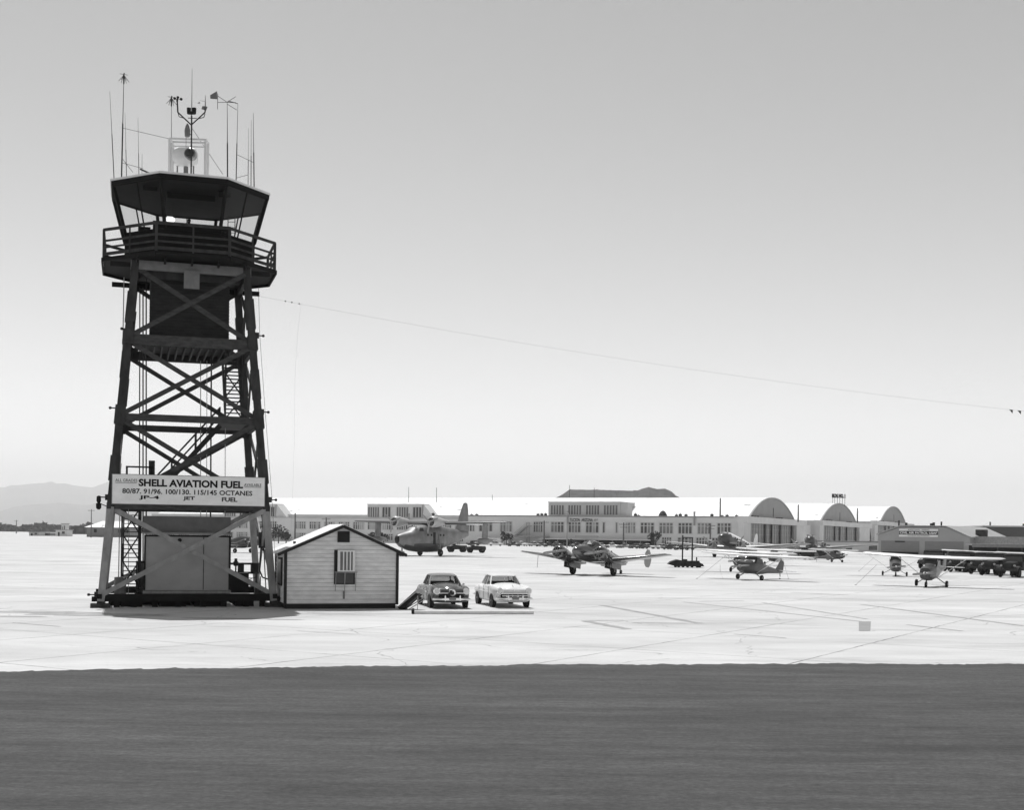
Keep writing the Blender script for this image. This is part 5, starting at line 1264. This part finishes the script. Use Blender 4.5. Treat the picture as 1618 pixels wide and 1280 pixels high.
# transports (tail low)
tgrey = mat('transport_dark_paint', .06, .3, .2, var=.2); twhite = mat('transport_white_top', .88, .35, var=.05)
def transport(root):
    st = [(-6.9, .15, 2.75, 3.1), (-6.7, .55, 2.4, 3.5), (-6.1, .95, 2.05, 3.85), (-5.2, 1.15, 1.85, 4.15), (-4.2, 1.22, 1.8, 4.5), (-2, 1.25, 1.8, 4.55), (3, 1.25, 1.8, 4.5), (6, 1.05, 2.1, 4.4), (9.5, .6, 2.8, 4.1), (12.6, .12, 3.5, 3.85)]
    m = MB().body(st, 24, 2.1)
    # paint: top white, widened to paint in its lit side, bottom aluminium, nose dark
    idx = []
    for f in m.f:
        c = sum((Vector(m.v[i]) for i in f), Vector())/len(f)
        idx.append(2 if c.y < -5.6 or (c.y < -4.6 and 3.3 < c.z < 3.95) else (1 if c.z > 3.45 and len(f) == 4 else 0))
    m.m = idx; m.build('fuselage', [mat('transport_belly', .10, .35, .4, var=.3), twhite, tgrey], root, smooth=55)
    MB().add([(-.8, -5.35, 3.95), (.8, -5.35, 3.95), (.7, -4.65, 4.42), (-.7, -4.65, 4.42)], [(0,1,2,3)]).build('windshield', dgl, root)
    for s in (-1, 1):
        for i in range(7): MB().box(s*1.26-.02, s*1.26+.02, -3+i*1.15, -2.5+i*1.15, 3.3, 3.75).build('side_window', dgl, root)
        MB().wing([(0, -2.6, 4.3, 2.0, .7), (s*4.2, -2.5, 4.2, 2.05, .65), (s*13.6, .2, 1.6, 3.25, .2), (s*14.4, .9, .7, 3.3, .06)]).build('wing', dullalu, root, smooth=40)
        engine(root, s*2.85, -4.9, 2.15, .72, 1.8, dullalu, 3, 1.75, R(35+s*20), 2.8)
        MB().beam((s*2.85-.35, -2.4, 1.7), (s*2.85-.35, -2.2, .55), .14).beam((s*2.85+.35, -2.4, 1.7), (s*2.85+.35, -2.2, .55), .14).build('gear_leg', steel, root)
        wheel(root, s*2.85, -2.2, .57, .4, hub=steel)
        MB().wing([(0, 10.6, 2.2, 3.8, .2), (s*3.8, 11.3, 1.1, 3.8, .1), (s*4.1, 11.6, .5, 3.8, .03)]).build('tailplane', dullalu, root, smooth=40)
    MB().fin([(3.9, 8.9, 3.6, .2, 0), (4.6, 10.1, 2.5, .18, 0), (6.4, 10.9, 1.6, .1, 0), (6.9, 11.4, .8, .04, 0)]).build('fin', twhite, root, smooth=40)
    MB().beam((0, 10.3, 3), (0, 10.5, 2.5), .12).build('gear_leg', steel, root)
    wheel(root, .001, 10.5, .22, .15, hub=steel, z=2.35)
TP = thing('transport_aircraft', 'x', 'aircraft', (0, 0, 0), 0, 'tail-low twin-engine transports before the hangars', rx=-R(9.5)); transport(TP)
g = G(1158, 881); place(TP, (g.x, g.y, 0), R(-31), 'large transport with white-topped fuselage and dark nose raised before the first hangar', 1.0)
g = G(1281, 879); place(TP, (g.x, g.y, 0), R(-16), 'second transport farther right, only its white-topped nose showing left of the low building', .95)
# origin is not at the wheels (y=-2.2): drop for pitch
for o in S.collection.objects:
    if o.name.startswith('transport_aircraft'): o.location.z = -math.sin(R(9.5))*2.2*o.scale.x+.02

wshade = mat('wing_shaded_silver', .06, .4, .2, var=.15)  # silver wing coloured dark to stand for its shaded underside
# flying boat
fbgrey = mat('flying_boat_grey', .22, .45, .35, var=.35, scale=.8)
FB = thing('flying_boat', 'silver twin-engine military amphibian flying boat with high wing behind the shed', 'aircraft', (0, 0, 0), R(-33))
g = G(684, 879); FB.location = (g.x-.3, g.y+1.5, .01); FB.scale = (1.1,)*3
m = MB()
st = [(-9.0, .12, 2.35, 2.75), (-8.6, .45, 1.9, 3.1), (-7.6, .9, 1.35, 3.4), (-6, 1.3, .9, 3.75), (-5, 1.45, .72, 4.35), (-4, 1.5, .62, 4.6), (-1, 1.5, .55, 4.75), (1.2, 1.5, .60, 4.7), (1.4, 1.45, 1.0, 4.7), (4, 1.2, 1.5, 4.4), (7, .75, 2.3, 4.0), (9.4, .3, 3.0, 3.8)]
m.body(st, 24, 2.5)
idx = []
for f in m.f:
    c = sum((Vector(m.v[i]) for i in f), Vector())/len(f)
    idx.append(1 if c.z < 1.75 and c.y < 1.5 else (2 if c.y < -8.3 else 0))
m.m = idx; m.build('hull', [fbgrey, tgrey, black], FB, smooth=55)
MB().add([(-1.0, -5.3, 4.0), (-.05, -5.42, 4.02), (-.05, -4.75, 4.5), (-.8, -4.7, 4.46)], [(0,1,2,3)]).add([(1.0, -5.3, 4.0), (.05, -5.42, 4.02), (.05, -4.75, 4.5), (.8, -4.7, 4.46)], [(0,1,2,3)]).build('windshield', dgl, FB)
for s in (-1, 1):
    MB().add([(s*1.3, -4.9, 3.75), (s*1.42, -3.9, 3.75), (s*1.25, -3.9, 4.25), (s*1.15, -4.6, 4.25)], [(0,1,2,3)]).build('side_window', dgl, FB)
    for y in (-3.0, -2.1, .2, 1.0): MB().lathe([(0, .17), (s*.03, .17)], (s*1.5, y, 3.2), 'x', 10).build('porthole', black, FB)
    MB().wing([(0, -2.2, 3.6, 4.95, .6), (s*4, -2.2, 3.5, 5.0, .55), (s*14.2, -1.4, 1.6, 5.25, .22), (s*14.7, -1.0, .8, 5.27, .06)]).build('wing', wshade, FB, smooth=40)
    engine(FB, s*3.5, -5.0, 5.15, .86, 2.0, mat('pale_nacelle', .5, .4, .2), 3, 1.7, R(20), 2.6)
    fl = MB().body([(-2.6, .05, 2.4, 2.6, s*10.2), (-2.0, .35, 2.0, 2.8, s*10.2), (0, .4, 1.9, 2.85, s*10.2), (1.6, .1, 2.4, 2.7, s*10.2)], 14, 2.3).build('wing_float', fbgrey, FB, smooth=50)
    MB().beam((s*10.2, -.6, 2.8), (s*10.2, -.4, 5.0), .25, 1.2, up=(0, 1, 0)).build('float_strut', fbgrey, FB)
    MB().beam((s*1.5, -.4, 1.6), (s*1.9, -.4, .6), .2).beam((s*1.45, -.2, 3.4), (s*1.9, -.4, 1.0), .14).build('gear_leg', steel, FB)
    wheel(FB, s*1.95, -.4, .52, .34, hub=steel)
    wheel(FB, s*.22, -7.4, .36, .22, hub=steel)
    MB().box(s*1.5-.02, s*1.52+.02, -1.6, -1.1, 1.8, 3.6).build('hull_stripe', black, FB)
    MB().wing([(0, 7.2, 2.2, 4.9, .22), (s*4.4, 7.8, 1.1, 4.9, .1), (s*4.7, 8.1, .5, 4.9, .03)]).build('tailplane', fbgrey, FB, smooth=40)
MB().box(-1.535, -1.5, 2.4, 3.4, 1.9, 3.6).build('door', black, FB)
MB().beam((0, -7.4, 1.5), (0, -7.4, .4), .18).build('gear_leg', steel, FB)
MB().fin([(3.7, 5.6, 4.2, .3, 0), (4.6, 6.4, 3.3, .3, 0), (7.2, 7.6, 2.0, .18, 0), (8.2, 8.2, 1.2, .08, 0), (8.4, 8.6, .5, .03, 0)]).build('fin', fbgrey, FB, smooth=40)
tx = text('U.S. AIR FORCE', 0, 4.2, 0, .55, black, FB, 0, .02, 'hull_lettering')
for v in tx.data.vertices:
    y = -7.3+v.co.x; hw = .98+(min(max((y+7.6)/1.6, 0), 1))*.36+min(max((y+6)/1, 0), 1)*.16+.02
    v.co = (-hw-.02, -7.3+v.co.x if True else 0, 2.55+v.co.z)
for v in tx.data.vertices: pass

# background dark aircraft behind the tower base
g = G(384, 874); t = thing('twin_engine_aircraft', 'dark aircraft seen between the shelter and the right tower legs', 'aircraft', (g.x, g.y, .01), R(60), rx=-R(6))
MB().body([(-4, .1, 1.4, 1.7), (-3.6, .5, 1.0, 2.1), (-2.4, .7, .8, 2.6), (0, .8, .8, 3.0), (3, .5, 1.1, 2.5), (6, .12, 1.6, 2.0)], 18, 2.3).build('fuselage', tgrey, t, smooth=50)
for s in (-1, 1):
    MB().wing([(0, -1.6, 3, 1.3, .45), (s*6.8, -.8, 1.2, 1.8, .14)]).build('wing', tgrey, t, smooth=40)
    MB().wing([(0, 4.9, 1.1, 1.9, .12), (s*2.3, 5.1, .8, 1.9, .08)]).build('tailplane', tgrey, t, smooth=40)
    engine(t, s*2, -2.9, 1.6, .6, 1.3, tgrey, 2, 1.2, R(60))
    MB().beam((s*2, -.6, 1.2), (s*2, 0, .4), .14).build('gear_leg', steel, t); wheel(t, s*2, 0, .4, .25, hub=steel)
MB().fin([(1.8, 4.8, 1.5, .1, 0), (3.2, 5.4, .8, .05, 0)]).build('fin', tgrey, t)

# ------------------------------------------------------------------ ground vehicles
olive = mat('olive_drab_paint', .035, .6, var=.3, scale=1); canvas = mat('truck_canvas', .022, .9, var=.2, scale=2)
def truck(root):
    MB().box(-.45, .45, -2.6, 2.8, .62, .80).build('chassis', olive, root)
    m = MB().body([(-2.75, .35, .8, 1.2), (-2.65, .48, .75, 1.42), (-1.4, .6, .75, 1.55), (-1.3, .62, .75, 1.5)], 14, 4); m.build('hood', olive, root, smooth=40)
    m = MB()
    for s in (-1, 1): m.prismx([(-2.85, .75), (-2.7, 1.0), (-2.3, 1.1), (-1.9, 1.0), (-1.3, .8), (-1.3, .72), (-1.95, .9), (-2.3, 1.0), (-2.65, .9)], s*.6, s*1.0)
    m.build('fender', olive, root)
    MB().box(-.9, .9, -1.3, .0, .8, 1.5).build('cab', olive, root)
    MB().box(-.85, .85, -1.32, -1.26, 1.5, 1.98).build('windshield', dgl, root)
    MB().body([(-1.3, .8, 1.95, 2.15), (-1.1, .92, 1.5, 2.28), (-.1, .92, 1.4, 2.28), (.02, .85, 1.45, 2.2)], 14, 5).build('canvas_top', canvas, root, smooth=40)
    MB().box(-1.05, 1.05, .15, 2.9, .85, .98).box(-1.05, -.98, .15, 2.9, .98, 1.55).box(.98, 1.05, .15, 2.9, .98, 1.55).box(-.98, .98, .15, .22, .98, 1.55).box(-.98, .98, 2.83, 2.9, .98, 1.55).build('cargo_bed', olive, root)
    MB().box(-.9, .9, .4, 2.6, .98, 1.75).build('load', mat('pale_cargo_sheet', .45, .8, var=.3), root)
    MB().box(-1.0, 1.0, -3.0, -2.88, .62, .82).build('front_bumper', olive, root)
    for s in (-1, 1):
        MB().lathe([(-.02, .1), (.08, .1)], (s*.62, -2.75, 1.15), 'y', 10).build('headlight', steel, root)
        for y in (-2.2, 1.2, 2.15): wheel(root, s*.86, y, .44, .24, hub=olive)
TK = thing('army_truck', 'x', 'truck', (0, 0, 0), 0, 'dark army trucks parked in a row at the right'); truck(TK)
pa, pb = G(1480, 899), G(1616, 913)
labs = ['dark truck at the far left end of the truck row, half hidden by a wing', 'second dark truck from the left end of the row', 'third dark truck of the row, above the tip of the nosewheel plane wing', 'dark open truck, fourth from the left of the row',
        'dark truck with raised canvas, fifth from the left of the row', 'sixth dark truck of the row, near the right edge', 'dark truck cut by the right edge of the frame']
for i, lab in enumerate(labs):
    t = i/6+(.03, -.03, .02, -.02, .03, -.01, 0)[i]; q = pa.lerp(pb, t); place(TK, (q.x+random.uniform(-.2, .2), q.y+random.uniform(-.3, .3)+1.5, .012), R(-42+random.uniform(-4, 4)), lab, 1.08)
for px, py, rz, lab in ((1268, 884, 60, 'dark truck behind the wing tip of the right-turned light plane'), (1290, 885, 75, 'dark vehicle beside the truck under the second transport')):
    place(TK, onl(px, py), R(rz), lab, .9)
# tug vehicles near the flying boat
TG = thing('tow_tractor', 'x', 'tractor', (0, 0, 0), 0, 'tow tractors by the flying boat')
MB().body([(-1.6, .6, .5, 1.0), (-1.5, .75, .45, 1.15), (.2, .8, .45, 1.2), (1.5, .8, .45, 1.0), (1.6, .7, .5, .95)], 14, 5).build('body', olive, TG, smooth=40)
MB().box(-.5, .5, .3, .9, 1.15, 1.35).box(-.5, .5, .85, .95, 1.3, 1.8).build('seat', black, TG)
MB().box(-.7, .7, -.25, .8, 1.95, 2.05).beam((-.65, -.2, 1.15), (-.65, -.2, 1.95), .06).beam((.65, -.2, 1.15), (.65, -.2, 1.95), .06).beam((-.65, .75, 1.15), (-.65, .75, 1.95), .06).beam((.65, .75, 1.15), (.65, .75, 1.95), .06).build('canopy', olive, TG)
for s in (-.75, .75):
    for y in (-1.0, 1.0): wheel(TG, s, y, .42, .26, hub=olive)
place(TG, onl(722, 873), R(80), 'dark tow tractor just right of the flying boat tail wheel, left of the pair', 1.25)
place(TG, onl(752, 874), R(100), 'dark tow tractor under the flying boat right wing float', 1.2)

# low cart with two tall posts
GC = thing('equipment_sled', 'low black equipment sled with a pointed left end standing on the apron', 'sled', (0, 0, 0))
g = G(1083, 897); Yg = g.y
def sx2(px, py, Y=Yg): return P(px, py, Y)
def hz(py): return max(0.0, P(1083, py, Yg).z)
X0 = g.x; s1 = Yg/F
prof_ = [(-28*s1, hz(892)), (-24*s1, hz(888)), (-14*s1, hz(884.5)), (-9*s1, hz(885.5)), (4*s1, hz(886.5)), (20*s1, hz(887)), (22*s1, hz(889.5)), (26*s1, hz(891)), (28*s1, hz(894.5)), (16*s1, hz(895)), (-16*s1, hz(895))]
GC.location = (X0, Yg, 0)
MB().prismy(prof_, -.9, .9).build('deck', mat('oily_black_steel', .02, .6, var=.4, scale=2), GC)
for px in (-17, -12, -5, 2, 9, 17, 21): MB().lathe([(-.12, .17), (.12, .17)], (px*s1, -.75, .17), 'y', 10).build('wheel', rubber, GC)
m = MB().box(-3*s1, 2*s1, -.6, .6, hz(886.5), hz(884)).box(9*s1, 21*s1, -.7, .6, hz(888), hz(886.2)).tube((17*s1, -.3, hz(887)), (17*s1, -.3, hz(880.5)), .08); m.build('gear', dark, GC)
GP = thing('hoist_gate', 'pair of tall dark posts with a crossbar rising from the black sled', 'hoist', (0, 0, 0))
pA, pB = P(1078.3, 884, Yg), P(1093.6, 885, Yg)
for q, yt in ((pA, 846), (pB, 849)):
    MB().beam((q.x, q.y, .6), (q.x, q.y, P(1085, yt, Yg).z), .16).build('post', dark, GP)
MB().beam((pA.x, pA.y-.02, P(1078, 849.6, Yg).z), (pB.x, pB.y-.02, P(1093, 849.9, Yg).z), .12).build('crossbar', dark, GP)

KS = 1.08
for o in list(S.collection.objects):
    if o.parent is None and o.name.split('.')[0] in ('terminal_building', 'aircraft_hangar', 'hangar_annex', 'roof_letters', 'flue_stack', 'roof_mast'):
        o.scale = (KS,)*3; o.location = (o.location.x*KS, o.location.y*KS, H+(o.location.z-H)*KS-.62)
# ------------------------------------------------------------------ haze
hz_m = bpy.data.materials.new('haze'); hz_m.use_nodes = True; t = hz_m.node_tree; t.nodes.remove(t.nodes['Principled BSDF'])
pv = t.nodes.new('ShaderNodeVolumePrincipled'); pv.inputs['Density'].default_value = 8.0e-5; pv.inputs['Color'].default_value = (.97, .97, .97, 1); pv.inputs['Anisotropy'].default_value = 0.1
t.links.new(pv.outputs[0], t.nodes['Material Output'].inputs['Volume'])
tag(MB().box(-27000, 27000, -450, 26500, -8, 1150).build('haze', hz_m), 'pale dusty air fading the far mountains', 'haze', kind='stuff')
for o in list(S.collection.objects):
    if 'used' in o: del o['used']
